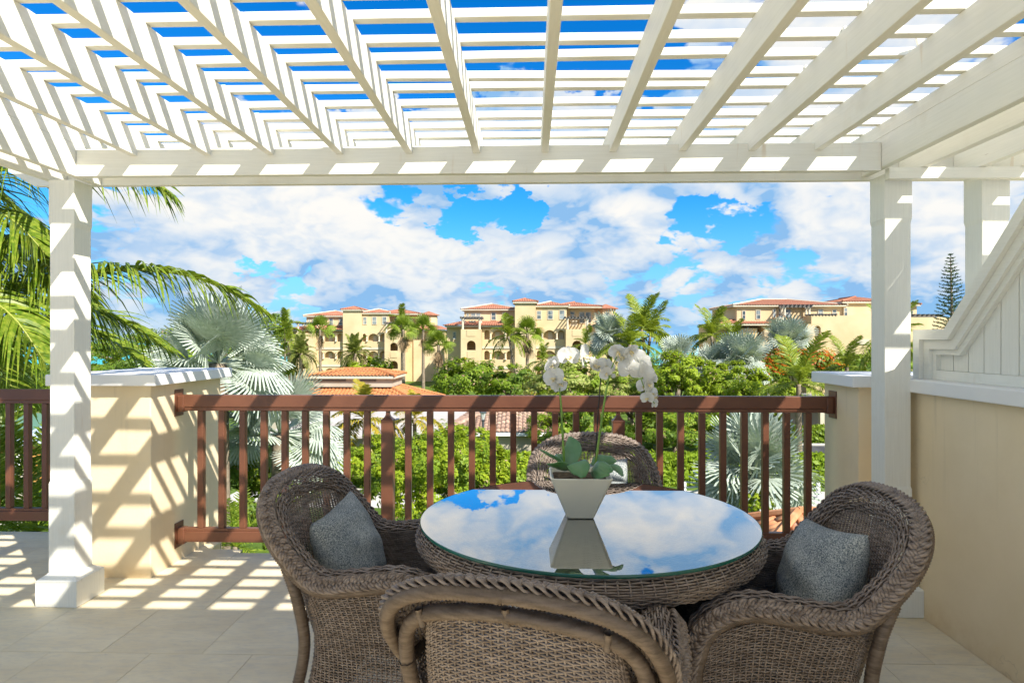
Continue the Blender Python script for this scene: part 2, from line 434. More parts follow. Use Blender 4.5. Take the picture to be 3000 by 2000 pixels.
ends = [-3.0, 3.55]
for k_, y in enumerate(SY):
    cuts = sorted(random.sample(range(1, 10), 2)); xs = [ends[0]] + [rx[c] for c in cuts] + [ends[1]]
    for a, b_ in zip(xs, xs[1:]):
        L_ = b_ - a; dyw = random.uniform(-.008, .008); tilt = random.uniform(-.006, .006)
        if k_ == 8 and a < .3 < b_: tilt = .018
        if k_ == 7 and b_ > .6: tilt = -.012
        o = MB().box(-L_ / 2 + .001, L_ / 2 - .001, 0, .038, 0, random.uniform(.030, .034)).build('slat', M['paint_x'], pg, local=True)
        o.location = Vector(((a + b_) / 2, y + dyw, 2.5175)) - Vector(pg.location); o.rotation_euler = (random.uniform(-.03, .03), random.uniform(-.0015, .0015), tilt); bevel(o, .0025)
for (px, k_) in ((555, 8), (672, 10), (2650, 5), (2540, 10), (2430, 12), (2690, 7)):
    x = xY(px, SY[k_]); o = MB().box(-.05, .05, -.004, .004, -.012, .022).build('split_end', M['paint_x'], pg, local=True)
    o.location = Vector((x, SY[k_] - .012, 2.55)) - Vector(pg.location); o.rotation_euler = (.5, .55, random.uniform(.4, 1.1))

# ------------------------------------------------------------------ railings
def railing(label, x0, x1, Y, zt, balusters, posts, brackets):
    t = thing('railing', label, 'railing', ((x0 + x1) / 2, Y, 0))
    bevel(MB().box(x0, x1, Y - .026, Y + .026, zt - .079, zt).build('top_rail', M['brown'], t), .006, 3)
    bevel(MB().box(x0, x1, Y - .021, Y + .021, zt - .101, zt - .0795).build('channel', M['brown'], t), .002)
    bevel(MB().box(x0, x1, Y - .025, Y + .025, .128, .197).build('bottom_rail', M['brown'], t), .005, 3)
    bevel(MB().box(x0, x1, Y - .020, Y + .020, .1975, .216).build('channel', M['brown'], t), .002)
    bar = MB().box(-.0195, .0195, -.0195, .0195, .2165, zt - .1015).mesh('baluster', M['brown'])
    for x in balusters:
        o = link('baluster', bar, t, True); o.location = (x - t.location.x, 0, 0); bevel(o, .004)
    for x in posts:
        def sq(a, z): return [(x - a, Y - a, z), (x + a, Y - a, z), (x + a, Y + a, z), (x - a, Y + a, z)]
        o = MB().loft([sq(.037, -.3), sq(.037, zt - .165), sq(.039, zt - .163), sq(.039, zt - .155), sq(.028, zt - .146), sq(.018, zt - .135), sq(.0125, zt - .122), sq(.012, zt - .102)]).build('post', M['brown'], t); bevel(o, .003)
    for x, s in brackets:
        for zc_, h in ((zt - .05, .17), (.172, .16)):
            o = MB().box(x, x + s * .006, Y - .05, Y + .05, zc_ - h / 2, zc_ + h / 2).build('bracket', M['brown'], t); bevel(o, .002)
            bevel(MB().box(min(x + s * .006, x + s * .05), max(x + s * .006, x + s * .05), Y - .031, Y + .031, zc_ - .058, zc_ + .045).build('sleeve', M['brown'], o), .006, 3)
            for q in (-.06, .06):
                c = MB().lathe([(.007, 0), (.007, .004), (.004, .006)], n=8).build('screw', M['brown'], o, local=True)
                c.matrix_basis = Matrix.Translation(Vector((x + s * .006, Y - .040, zc_ + q)) - Vector(t.location)) @ Matrix.Rotation(R(90) * s, 4, 'Y')
    return t
RY = 4.06
bal = [xY(p * 1.27551, RY) for p in (463, 511, 559, 607, 655, 702, 750, 797, 844, 938, 988, 1036, 1084, 1132, 1179, 1227, 1275, 1323, 1371, 1467, 1515, 1563, 1612, 1660, 1709, 1757, 1806, 1855)]
railing('long brown metal railing with square balusters between the two stucco piers', -2.259, 1.887, RY, 1.066, bal, [xY(1137, RY), xY(1811, RY)], [(-2.2595, 1), (1.8875, -1)])
LY = 4.50
railing('short brown metal railing left of the broad stucco pier', -5.0, -2.802, LY, 1.066, [xY(p, LY) for p in (-172, -119, -66, -13, 29, 82, 135, 188)], [], [(-2.8025, -1)])

# ------------------------------------------------------------------ wicker furniture
def resample(P, n):
    P = np.asarray(P, float); d = np.r_[0, np.cumsum(np.linalg.norm(np.diff(P, axis=0), axis=1))]
    t = np.linspace(0, d[-1], n); return np.stack([np.interp(t, d, P[:, i]) for i in range(P.shape[1])], 1)
def catmull(P, k=12):
    P = np.asarray(P, float); n = len(P); out = []
    for i in range(n - 1):
        p0, p1, p2, p3 = P[max(i - 1, 0)], P[i], P[i + 1], P[min(i + 2, n - 1)]
        t = np.linspace(0, 1, k, endpoint=False)[:, None]
        out.append(.5 * (2 * p1 + (-p0 + p2) * t + (2 * p0 - 5 * p1 + 4 * p2 - p3) * t * t + (-p0 + 3 * p1 - 3 * p2 + p3) * t ** 3))
    return np.concatenate(out + [P[-1:]])
def unit(a): return a / (np.linalg.norm(a, axis=-1, keepdims=True) + 1e-12)
def strands(P, A, B, ra, rb, sides=4, closed=False, ph=None):
    """tubes along P[K,M,3]; cross-section axes A and B with radii ra and rb"""
    K, Mn, _ = P.shape
    ang = np.arange(sides) * 2 * np.pi / sides + (np.pi / sides if ph is None else ph)
    ra = np.broadcast_to(np.asarray(ra, float), (K, Mn)) if np.ndim(ra) else np.full((K, Mn), ra)
    rb = np.broadcast_to(np.asarray(rb, float), (K, Mn)) if np.ndim(rb) else np.full((K, Mn), rb)
    V = P[:, :, None] + A[:, :, None] * (ra[..., None] * np.cos(ang))[..., None] + B[:, :, None] * (rb[..., None] * np.sin(ang))[..., None]
    idx = np.arange(K * Mn * sides).reshape(K, Mn, sides)
    if closed: a = idx; b = np.roll(idx, -1, 1)
    else: a = idx[:, :-1]; b = idx[:, 1:]
    F = np.stack([a, np.roll(a, -1, 2), np.roll(b, -1, 2), b], -1).reshape(-1, 4)
    return V.reshape(-1, 3), F
def join(parts):
    V, F, n = [], [], 0
    for v, f in parts: V.append(v); F.append(f + n); n += len(v)
    return np.concatenate(V), np.concatenate(F)
def frames(P):
    """tangent, side and up vectors of curves P[K,M,3]"""
    T = unit(np.gradient(P, axis=1)); return T
def weave(surf, nu, nv, r=.0026, amp=.0022, stake_r=.0028, closed=False, gap=None, sub=2, pair=1):
    """surf(U,V)->points; stakes run along v, weavers run along u; returns verts, faces"""
    nU = nu * sub + (0 if closed else 1)
    u = np.linspace(0, 1, nU, endpoint=not closed)
    v = (np.arange(nv) + .5) / nv
    if gap is not None: v = gap(v)
    U, V_ = np.meshgrid(u, v)
    P = surf(U, V_)
    e = 1e-3
    Pu = surf(np.clip(U + e, 0, 1) if not closed else U + e, V_) - surf(np.clip(U - e, 0, 1) if not closed else U - e, V_)
    Pv = surf(U, np.clip(V_ + e, 0, 1)) - surf(U, np.clip(V_ - e, 0, 1))
    Pv = unit(Pv); N = unit(np.cross(unit(Pu), Pv))
    sgn = np.cos(np.pi * (np.arange(nU) / sub))[None] * np.where((np.arange(nv) // pair) % 2, 1, -1)[:, None]
    jit = (np.random.rand(nv, 1) - .5) * .0006
    Pw = P + N * (amp * sgn + jit)[..., None]
    parts = [strands(Pw, N, Pv, r * .8, r, 4, closed)]
    us = np.linspace(0, 1, nu, endpoint=False) if closed else np.linspace(0, 1, nu + 1)
    vs_ = np.linspace(0, 1, 14)
    V2, U2 = np.meshgrid(vs_, us)
    S = surf(U2, V2); T = unit(np.gradient(S, axis=1))
    Nn = unit(np.cross(T, unit(surf(U2 + e if closed else np.clip(U2 + e, 0, 1), V2) - surf(U2 - e if closed else np.clip(U2 - e, 0, 1), V2))))
    parts.append(strands(S, Nn, np.cross(T, Nn), stake_r, stake_r, 4))
    return join(parts)
def wrapped(P, r, pitch=.0088, sides=8, depth=.15):
    """a pole wound with cane"""
    P = np.asarray(P); L_ = np.linalg.norm(np.diff(P, axis=0), axis=1).sum(); n = int(L_ / pitch) * 2 + 1
    Q = resample(P, n)[None]
    T = unit(np.gradient(Q, axis=1)); ref = np.array([1., .03, .02]); A = unit(np.cross(T, ref)); 
    bad = (np.abs((T * ref).sum(-1)) > .93)
    B = np.cross(T, A)
    rr = r * (1 - depth * (np.arange(n) % 2))[None]
    return strands(Q, A, B, rr, rr, sides)
def parallel_frames(C, up0):
    T = unit(np.gradient(C, axis=0)); A = np.zeros_like(C); a = np.asarray(up0, float)
    for i in range(len(C)):
        a = a - T[i] * (a @ T[i]); a = a / (np.linalg.norm(a) + 1e-9); A[i] = a
    return T, A, np.cross(T, A)
def braid(C, OutN, lam=.072, a=.0175, b=.0085, r=.0054):
    """three double strands plaited along curve C; OutN = unit vectors away from the frame"""
    C = np.asarray(C); d = np.r_[0, np.cumsum(np.linalg.norm(np.diff(C, axis=0), axis=1))]
    n = int(d[-1] / lam * 14); Q = resample(C, n); s = np.linspace(0, d[-1], n)
    On = np.stack([np.interp(s, d, OutN[:, i]) for i in range(3)], 1)
    T = unit(np.gradient(Q, axis=0)); On = unit(On - T * (On * T).sum(1, keepdims=True)); W = np.cross(T, On)
    parts = []
    for k in range(3):
        ph = 2 * np.pi * (s / lam + k / 3)
        base = Q + W * (a * np.sin(ph))[:, None] + On * (b * np.sin(2 * ph))[:, None]
        Tb = unit(np.gradient(base, axis=0)); sd = np.cross(Tb, On)
        for o in (-1, 0, 1):
            Pk = (base + sd * (o * r * 1.75))[None]
            parts.append(strands(Pk, On[None], unit(sd)[None], r * .8, r, 5))
    return join(parts)

RIM = np.array([[0, -.43, .929], [.164, -.417, .913], [.275, -.379, .859], [.323, -.314, .769], [.332, -.21, .656], [.345, -.13, .632],
                [.345, -.02, .645], [.33, .118, .655], [.318, .225, .603], [.313, .272, .50], [.308, .285, .33], [.312, .29, .02]])
def make_chair():
    half = catmull(RIM, 14); full = np.concatenate([half[::-1][:-1] * [-1, 1, 1], half]); full = resample(full, 401)
    sU = np.linspace(0, 1, 401)
    def curve(pts): return lambda U: np.stack([np.interp(U, sU, pts[:, i]) for i in range(3)], -1)
    # direction from the rim to the inner edge of the rolled border
    wback = np.clip((full[:, 2] - .66) / .10, 0, 1) * (full[:, 1] < -.1)
    ker = np.ones(21) / 21; wback = np.convolve(np.pad(wback, 10, 'edge'), ker, 'valid')[:, None]
    cen = np.array([0, -.22, .66]); dirb = unit(cen - full); dira = unit(np.stack([-np.sign(full[:, 0]), 0 * full[:, 0], .12 + 0 * full[:, 0]], 1))
    din = unit(dirb * wback + dira * (1 - wback))
    lowz = np.clip((.55 - full[:, 2]) / .3, 0, 1)[:, None]
    width = .088
    full = full + din * .019
    inner = full + din * width
    inner[:, 1] += (lowz[:, 0] * -.0)
    T, A, B = parallel_frames(full, (0, 0, 1))
    outn = unit(np.cross(T, din)); flip = np.sign((outn * np.array([0, .4, 1])).sum(1)); 
    # outward normal of the border: up on the arms, forward and up on the back
    outn = outn * np.where((outn @ np.array([0, .6, .8])) >= 0, 1, -1)[:, None]
    fr = full[:, 1] > .2
    outn[fr] = unit(outn[fr] * 0 + np.where(outn[fr][:, 1:2] < 0, -1, 1) * outn[fr])
    ci, cf, cd, cn = curve(inner), curve(full), curve(din), curve(outn)
    root = thing('wicker_armchair', 'x', 'chair', (0, 0, 0))
    W, D = M['wicker'], M['wicker_dark']
    lo, hi = .0, 1.
    def border(U, V):
        V = V[..., None]; p = cf(U) * (1 - V) + ci(U) * V
        return p + cn(U) * (.030 * np.sin(np.pi * (V * .86 + .10)))
    v, f = weave(border, 80, 13, r=.0036, amp=.0050, sub=2); link('rolled_border', np_mesh('rolled_border', v, f, W), root, True)
    # inner wall from the border down to the seat
    a0 = np.argmax((full[:, 1] < .235) & (full[:, 2] > .45)) / 400.; a1 = 1 - a0
    ang = np.linspace(0, 1, 401)
    plan = catmull([[-.245, .26, .40], [-.243, .1, .40], [-.238, -.06, .39], [-.215, -.19, .385], [-.12, -.255, .38], [0, -.272, .38], [.12, -.255, .38], [.215, -.19, .385], [.238, -.06, .39], [.243, .1, .40], [.245, .26, .40]], 12)
    plan = resample(plan, 401)
    # relate the parameter on the border to the seat line: match by fraction with the back stretched
    def wall(U, V):
        Ub = a0 + (a1 - a0) * U; V = V[..., None]
        top = ci(Ub); bot = np.stack([np.interp(U, ang, plan[:, i]) for i in range(3)], -1)
        p = top * (1 - V) + bot * V
        bow = np.sin(np.pi * V) * .02 * np.stack([np.sign(p[..., 0]) * np.abs(p[..., 0]) / .25, -np.clip(.5 - np.abs(U - .5) * 4, 0, 1) * 0 - .0, 0 * U], -1)
        return p + bow
    v, f = weave(wall, 84, 66, r=.0032, amp=.0026, stake_r=.0034, sub=2); link('back_weave', np_mesh('back_weave', v, f, W), root, True)
    # outer skirt: from under the rim of the arms down to the floor, closed behind under the seat
    def ring(pts): q = catmull(pts, 10); return resample(q, 401)
    waist = ring([[-.292, .262, .33], [-.285, .08, .33], [-.278, -.1, .33], [-.25, -.205, .33], [-.13, -.245, .33], [0, -.25, .33], [.13, -.245, .33], [.25, -.205, .33], [.278, -.1, .33], [.285, .08, .33], [.292, .262, .33]])
    foot = ring([[-.305, .285, .03], [-.305, .08, .03], [-.302, -.14, .03], [-.285, -.285, .03], [-.15, -.315, .03], [0, -.32, .03], [.15, -.315, .03], [.285, -.285, .03], [.302, -.14, .03], [.305, .08, .03], [.305, .285, .03]])
    topz = np.where(np.abs(full[:, 0]) > .2, full[:, 2], .44)
    upper = ring([[-.306, .262, .56], [-.318, .1, .628], [-.326, -.08, .615], [-.285, -.20, .58], [-.15, -.255, .42], [0, -.265, .40], [.15, -.255, .42], [.285, -.20, .58], [.326, -.08, .615], [.318, .1, .628], [.306, .262, .56]])
    iu = lambda pts, U: np.stack([np.interp(U, ang, pts[:, i]) for i in range(3)], -1)
    def skirt(U, V):
        V3 = V[..., None]; k = .52
        a, b, c = iu(upper, U), iu(waist, U), iu(foot, U)
        # quadratic through the three rings
        t = V3; la = (t - k) * (t - 1) / (k); lb = t * (t - 1) / (k * (k - 1)); lc = t * (t - k) / (1 - k)
        return a * la + b * lb + c * lc
    dens = lambda v: np.where(v < .62, v * (.70 / .62), .70 + (v - .62) / .38 * .30)
    v, f = weave(skirt, 88, 66, r=.0029, amp=.0028, sub=2, gap=lambda v: v); link('skirt_weave', np_mesh('skirt_weave', v, f, W), root, True)
    # front apron under the seat
    def apron(U, V): return np.stack([-.235 + .47 * U, .262 + 0 * U, .395 - .14 * V - .04 * np.sin(np.pi * U)* -1*V*0], -1)
    v, f = weave(apron, 22, 20, r=.0029, amp=.0028); link('apron_weave', np_mesh('apron_weave', v, f, W), root, True)
    # wound poles
    under = full - outn * .016 - din * .004
    link('rim_pole', np_mesh('rim_pole', *wrapped(under, .0185), D), root, True)
    for s in (-1, 1):
        leg = catmull(np.array([[.302, -.335, .005], [.27, -.275, .20], [.262, -.232, .40], [.280, -.245, .56], [.280, -.285, .67]]) * [s, 1, 1], 12)
        link('rear_leg', np_mesh('rear_leg', *wrapped(leg, .0205), D), root, True)
    arch = np.array([[-.280, -.285, .67], [-.258, -.328, .760], [-.202, -.368, .818], [-.107, -.394, .846], [0, -.402, .855], [.107, -.394, .846], [.202, -.368, .818], [.258, -.328, .760], [.280, -.285, .67]])
    link('back_pole', np_mesh('back_pole', *wrapped(catmull(arch, 10), .0185), D), root, True)
    for x in (0, -.2, .2):
        z = .845 - .9 * x * x
        tie = np.array([[x, -.400 + .7 * x * x, z - .012], [x * 1.02, -.415 + .7 * x * x, z + .03]])
        link('tie', np_mesh('tie', *wrapped(tie, .009), D), root, True)
    link('edge_braid', np_mesh('edge_braid', *braid(full + outn * .010 - din * .006, outn * .75 - din * .66), W), root, True)
    # open lozenge pattern on the back
    parts = []
    for r_ in range(8):
        n_ = 4 - abs(r_ - 3.5) * .9
        zz = .575 - r_ * .028
        for k in range(-3, 4):
            xx = (k + .5 * (r_ % 2)) * .052
            if abs(xx) > .045 * (n_ + .3): continue
            th = np.linspace(0, np.pi, 9)
            for o in range(3):
                P_ = np.stack([xx - .036 * np.cos(th), -.312 + (.575 - zz) * .25 - .014 * np.sin(th) - .002, zz - o * .0058 + .004 * np.sin(th)], 1)[None]
                parts.append(strands(P_, np.broadcast_to(np.array([0, 1., 0]), P_.shape), np.broadcast_to(np.array([0, 0, 1.]), P_.shape), .0028, .0032, 4))
    v, f = join(parts); link('lozenge_weave', np_mesh('lozenge_weave', v, f, W), root, True)
    # seat pad
    pts = []
    for z, k in ((.395, .93), (.41, 1.), (.455, 1.), (.475, .96), (.482, .80), (.484, .3)):
        pts.append([(.236 * k * math.copysign(abs(math.cos(t)) ** .35, math.cos(t)), .01 + .245 * k * math.copysign(abs(math.sin(t)) ** .35, math.sin(t)), z) for t in (2 * math.pi * j / 40 for j in range(40))])
    MB().loft(pts).build('seat_pad', M['seat'], root, smooth=True, local=True)
    for s in (-1, 1):
        MB().lathe([(.016, 0), (.018, .02)], (s * .312, .285), 8).build('foot', D, root, local=True)
    return root
chair0 = make_chair()
CH = [((-.474, 2.313), -98.8, 'wicker armchair left of the glass table, facing right with a cushion in it'),
      ((.747, 2.124), 87.65, 'wicker armchair right of the glass table, facing left beside the parapet wall'),
      ((.056, 1.695), -15.0, 'wicker armchair seen from behind in front of the glass table'),
      ((.347, 2.943), 186.0, 'wicker armchair beyond the table with its back to the long railing')]
chairs = []
for i, (p, a, lab) in enumerate(CH):
    c = chair0 if i == 0 else copy_tree(chair0)
    c.location = (*p, 0); c.rotation_euler = (0, 0, R(a)); c['label'] = lab; c['group'] = 'wicker armchairs round the table'; chairs.append(c)

# cushions
def cushion(name, w, t, seed):
    rs = np.random.RandomState(seed); n = 25; V = []; u = np.linspace(-1, 1, n)
    X, Z = np.meshgrid(u, u)
    def shape(sg):
        q = (1 - X ** 2) * (1 - Z ** 2); y = sg * t * np.clip(q, 0, 1) ** .5
        pin = 1 - .11 * (1 - np.abs(X) ** 2.2) * Z ** 2 ; pin2 = 1 - .11 * (1 - np.abs(Z) ** 2.2) * X ** 2
        wr = .006 * np.sin(7 * X + 3 * Z + seed) * q + .005 * np.sin(11 * Z - 4 * X) * q
        rc = 1 - .045 * (np.abs(X) * np.abs(Z)) ** 5
        return np.stack([X * w * pin2 * rc, y + wr, Z * w * pin * rc], -1)
    a, b = shape(1), shape(-1); idx = np.arange(n * n).reshape(n, n)
    def q(i, fl):
        f = np.stack([i[:-1, :-1], i[:-1, 1:], i[1:, 1:], i[1:, :-1]], -1).reshape(-1, 4); return f[:, ::-1] if fl else f
    me = np_mesh(name, np.concatenate([a.reshape(-1, 3), b.reshape(-1, 3)]), np.concatenate([q(idx, True), q(idx + n * n, False)]), M['tweed'], True)
    return me
def put_cushion(chair, loc, lean, yaw, roll, label, seed):
    o = link('cushion', cushion('cushion', .192, .098, seed)); tag(o, label, 'cushion', 'tweed cushions on the chairs')
    b = o.modifiers.new('weld', 'WELD'); b.merge_threshold = .0005
    Mx = chair.matrix_basis @ Matrix.Translation(loc) @ Matrix.Rotation(R(yaw), 4, 'Z') @ Matrix.Rotation(R(lean), 4, 'X') @ Matrix.Rotation(R(roll), 4, 'Y')
    o.matrix_basis = Mx
put_cushion(chairs[0], (.0, -.192, .634), 20, 2, 5, 'blue-grey tweed cushion leaning in the left wicker armchair', 1)
put_cushion(chairs[1], (-.0, -.190, .634), 21, 5, 8, 'blue-grey tweed cushion leaning in the wicker armchair beside the parapet wall', 2)
put_cushion(chairs[3], (.02, -.15, .652), 18, 4, 2, 'blue-grey tweed cushion in the armchair against the railing, half hidden behind the potted orchid', 5)

# ------------------------------------------------------------------ table
TX, TY = .205, 2.372
tb = thing('round_table', 'round wicker dining table with a clear glass top', 'table', (TX, TY, 0))
TAU = 2 * np.pi
def rim_s(U, V):
    t = U * TAU; a = V * np.pi
    r = .588 + .030 * np.sin(a) ** .8 ; z = .755 - .085 * V
    r = np.where(V > .97, .585, r)
    return np.stack([TX + r * np.cos(t), TY + r * np.sin(t), z], -1)
v, f = weave(rim_s, 112, 13, r=.0036, amp=.0036, stake_r=.0034, closed=True, sub=2); 
link('rim_weave', np_mesh('rim_weave', v, f, M['wicker']), tb)
def top_s(U, V):
    t = U * TAU; r = .03 + .568 * V
    return np.stack([TX + r * np.cos(t), TY + r * np.sin(t), .7545 + 0 * t], -1)
v, f = weave(top_s, 72, 74, r=.0034, amp=.0016, stake_r=.0022, closed=True, sub=2)
link('top_weave', np_mesh('top_weave', v, f, M['wicker']), tb)
MB().lathe([(.575, .680), (.586, .690), (.590, .745), (.30, .748), (.02, .749)], (TX, TY), 64).build('table_board', M['wicker_dark'], tb)
MB().lathe([(.604, .7605), (.604, .7705)], (TX, TY), 128).build('glass_top', M['glass'], tb, smooth=False)
gl = MB()
n = 160; gl.loft([[(TX + r * math.cos(TAU * j / n), TY + r * math.sin(TAU * j / n), z) for j in range(n)] for r, z in ((.6045, .7602), (.6065, .7615), (.6065, .7695), (.6045, .7712))], cap=False)
gl.build('glass_edge', M['glass_edge'], tb, smooth=True)
def ped(U, V):
    t = U * TAU; r = .235 + .10 * np.abs(V - .45) ** 1.6 * 3.2
    return np.stack([TX + r * np.cos(t), TY + r * np.sin(t), .675 - .665 * V], -1)
v, f = weave(ped, 50, 62, r=.004, amp=.003, closed=True); link('pedestal', np_mesh('pedestal', v, f, M['wicker']), tb)
MB().lathe([(.12, .01), (.12, .67)], (TX, TY), 20).build('pedestal_core', M['wicker_dark'], tb)

# ------------------------------------------------------------------ orchid
M['pot'] = mat('ivory_ceramic', (.66, .63, .50), .28, .5, varied((.87, .82, .65), (.89, .84, .68), 4))
M['bark'] = mat('bark_soil', (.10, .07, .045), .95, .1, varied((.05, .035, .022), (.20, .14, .08), 60, 3, bs=.6, bscale=90))
M['orchid_leaf'] = mat('orchid_leaf', (.05, .12, .06), .32, .5, varied((.07, .19, .05), (.15, .28, .14), 9, bs=.05))
M['stem'] = mat('orchid_stem', (.16, .30, .04), .45, .4, varied((.12, .25, .03), (.22, .36, .06), 18))
M['stake'] = mat('dark_stake', (.02, .016, .012), .5, .4)
def petal_fn(g, b):
    p = obj_co(g); b.inputs['Subsurface Weight'].default_value = .0
    c = g.mix(g.rng(g.noise(p, 40, 3), .3, .7), (.76, .75, .71), (.84, .835, .81)); g.put(b.inputs['Base Color'], c)
    tr = g.node('ShaderNodeBsdfTranslucent'); tr.inputs[0].default_value = (.80, .79, .72, 1)
    mx = g.node('ShaderNodeMixShader'); mx.inputs[0].default_value = .5
    out = g.n['Material Output']; g.l.new(b.outputs[0], mx.inputs[1]); g.l.new(tr.outputs[0], mx.inputs[2]); g.l.new(mx.outputs[0], out.inputs[0])
M['petal'] = mat('orchid_petal', (.85, .84, .8), .55, .25, petal_fn)
M['lip'] = mat('orchid_lip', (.75, .6, .25), .5, .3, varied((.80, .76, .62), (.72, .55, .16), 120))
PX, PY, PZ = atZ(1700, 1515, .772).x, TY - .005, .7722
orch = thing('potted_orchid', 'white orchid in a tapered square ivory pot on the glass table', 'potted plant', (PX, PY, PZ))
def sqr(a, z, k=6):
    a2 = a * .86; pts = []
    for (cx, cy, t0) in ((a2, a2, 0), (-a2, a2, 90), (-a2, -a2, 180), (a2, -a2, 270)):
        for j in range(k):
            t = R(t0 + 90 * j / (k - 1)); pts.append((cx + (a - a2) * math.cos(t), cy + (a - a2) * math.sin(t), z))
    return pts
ring = lambda a, z: [(PX + x, PY + y, PZ + z_) for x, y, z_ in sqr(a, z)]
MB().loft([ring(.046, 0), ring(.049, .003), ring(.109, .150), ring(.110, .154), ring(.107, .156), ring(.103, .153), ring(.098, .138)], cap=True).build('pot', M['pot'], orch)
sb = MB(); sb.loft([ring(.097, .132), ring(.096, .139), ring(.05, .146), ring(.01, .149)]); sb.build('soil', M['bark'], orch, smooth=True)
def zp(x, y, dy=0.):     # a point of the plant from the enlarged view, at its own depth
    return atY(1500 + x / 3.565, 980 + y / 3.565, PY + dy)
def leaf(name, pts, widths, fold, side=None, mt='orchid_leaf', thick=.0025, parent=orch):
    P_ = resample(catmull([tuple(p) for p in pts], 10), 16); w = np.interp(np.linspace(0, 1, 16), np.linspace(0, 1, len(widths)), widths)
    T = unit(np.gradient(P_, axis=0)); sd = np.asarray(side, float) if side is not None else None
    mb = MB(); rows = []
    for i in range(16):
        s_ = sd if sd is not None else np.cross(T[i], [0, 0, 1.]); s_ = s_ - T[i] * (s_ @ T[i]); s_ = s_ / np.linalg.norm(s_); n_ = np.cross(s_, T[i])
        rows.append([P_[i] + s_ * w[i] * q + n_ * (fold * w[i] * (abs(q) ** 1.3 - .4)) for q in np.linspace(-1, 1, 9)])
    for a, b_ in zip(rows, rows[1:]):
        pass
    vs_ = [tuple(p) for r_ in rows for p in r_]; fs = [(i * 9 + j, i * 9 + j + 1, (i + 1) * 9 + j + 1, (i + 1) * 9 + j) for i in range(15) for j in range(8)]
    mb.add(vs_, fs); o = mb.build(name, M[mt], parent, smooth=True)
    so = o.modifiers.new('solid', 'SOLIDIFY'); so.thickness = thick; so.offset = 0
    return o
leaf('leaf', [zp(600, 1390, 0), zp(610, 1290, .02), zp(640, 1170, .05), zp(600, 1062, .09)], [.014, .030, .034, .026, .004], .25, (1, .25, .1))
leaf('leaf', [zp(560, 1400, -.01), zp(480, 1310, -.02), zp(390, 1260, -.03), zp(285, 1196, -.02)], [.016, .022, .013, .013, .003], .5, (.2, .9, -.5))
leaf('leaf', [zp(575, 1410, -.03), zp(500, 1370, -.07), zp(430, 1365, -.09), zp(366, 1350, -.10)], [.014, .024, .022, .015, .003], .35, (0, .8, -.6))
leaf('leaf', [zp(590, 1420, -.03), zp(650, 1350, -.06), zp(720, 1395, -.10), zp(745, 1490, -.13)], [.016, .028, .036, .033, .008], .3, (.8, -.3, .35))
leaf('leaf', [zp(850, 1370, .0), zp(900, 1315, .01), zp(980, 1312, .02), zp(1092, 1320, .0)], [.012, .022, .024, .020, .003], .4, (0, .6, .8))
leaf('leaf', [zp(835, 1420, -.03), zp(880, 1385, -.06), zp(960, 1400, -.09), zp(1052, 1425, -.12)], [.014, .026, .03, .022, .004], .35, (0, .75, .55))
leaf('leaf', [zp(830, 1440, -.04), zp(860, 1430, -.07), zp(920, 1450, -.10), zp(1020, 1465, -.12)], [.012, .022, .024, .016, .003], .3, (0, .7, .6))
leaf('leaf', [zp(960, 1400, .0), zp(1050, 1375, -.02), zp(1110, 1400, -.04), zp(1158, 1478, -.06)], [.010, .016, .013, .012, .003], .5, (.4, .5, .6))
leaf('leaf', [zp(560, 1390, .04), zp(520, 1310, .06), zp(490, 1270, .08), zp(460, 1250, .1)], [.012, .026, .024, .016, .003], .4, (.6, .6, .2))
st1 = [(548, 1380, 0), (535, 1150, 0), (515, 760, 0), (498, 560, 0), (503, 400, 0), (530, 300, 0), (600, 235, .01), (690, 285, .0), (790, 330, 0), (900, 365, 0)]
st2 = [(868, 1370, 0), (900, 1150, 0), (955, 760, 0), (1010, 460, 0), (1060, 300, 0), (1130, 200, .01), (1230, 262, .0), (1290, 330, -.005), (1335, 430, -.01), (1385, 560, -.015), (1440, 650, -.02), (1490, 720, -.02)]
for st in (st1, st2):
    n_ = len(st) * 4
    pts = resample(catmull([tuple(zp(*q)) for q in st], 8), n_); rad = list(np.interp(np.linspace(0, 1, n_), [0, .4, .6, 1], [.0044, .0036, .0022, .0016]))
    for i in range(4, n_ // 2, 5): rad[i] *= 1.28
    MB().tube([tuple(p) for p in pts], rad, 8).build('stem', M['stem'], orch, smooth=True)
MB().tube([zp(548, 1385, .008), zp(505, 800, .01), zp(489, 295, .01)], .0024, 6).build('stake', M['stake'], orch)
MB().tube([zp(866, 1385, .008), zp(900, 800, .01), zp(936, 318, .01)], .0024, 6).build('stake', M['stake'], orch)
def petal(L_, W_, cup, twist=0.):
    n, m_ = 9, 7; V = []
    for i in range(n):
        t = i / (n - 1); w = W_ * (math.sin(math.pi * min(1, t * .93 + .05)) ** .62) * (1 if t < .97 else .5)
        for j in range(m_):
            q = j / (m_ - 1) * 2 - 1
            V.append((q * w, t * L_, cup * L_ * (t * t * .5 + .35 * q * q * t) + .03 * L_ * math.sin(5 * q + 7 * t)))
    F = [(i * m_ + j, i * m_ + j + 1, (i + 1) * m_ + j + 1, (i + 1) * m_ + j) for i in range(n - 1) for j in range(m_ - 1)]
    return V, F
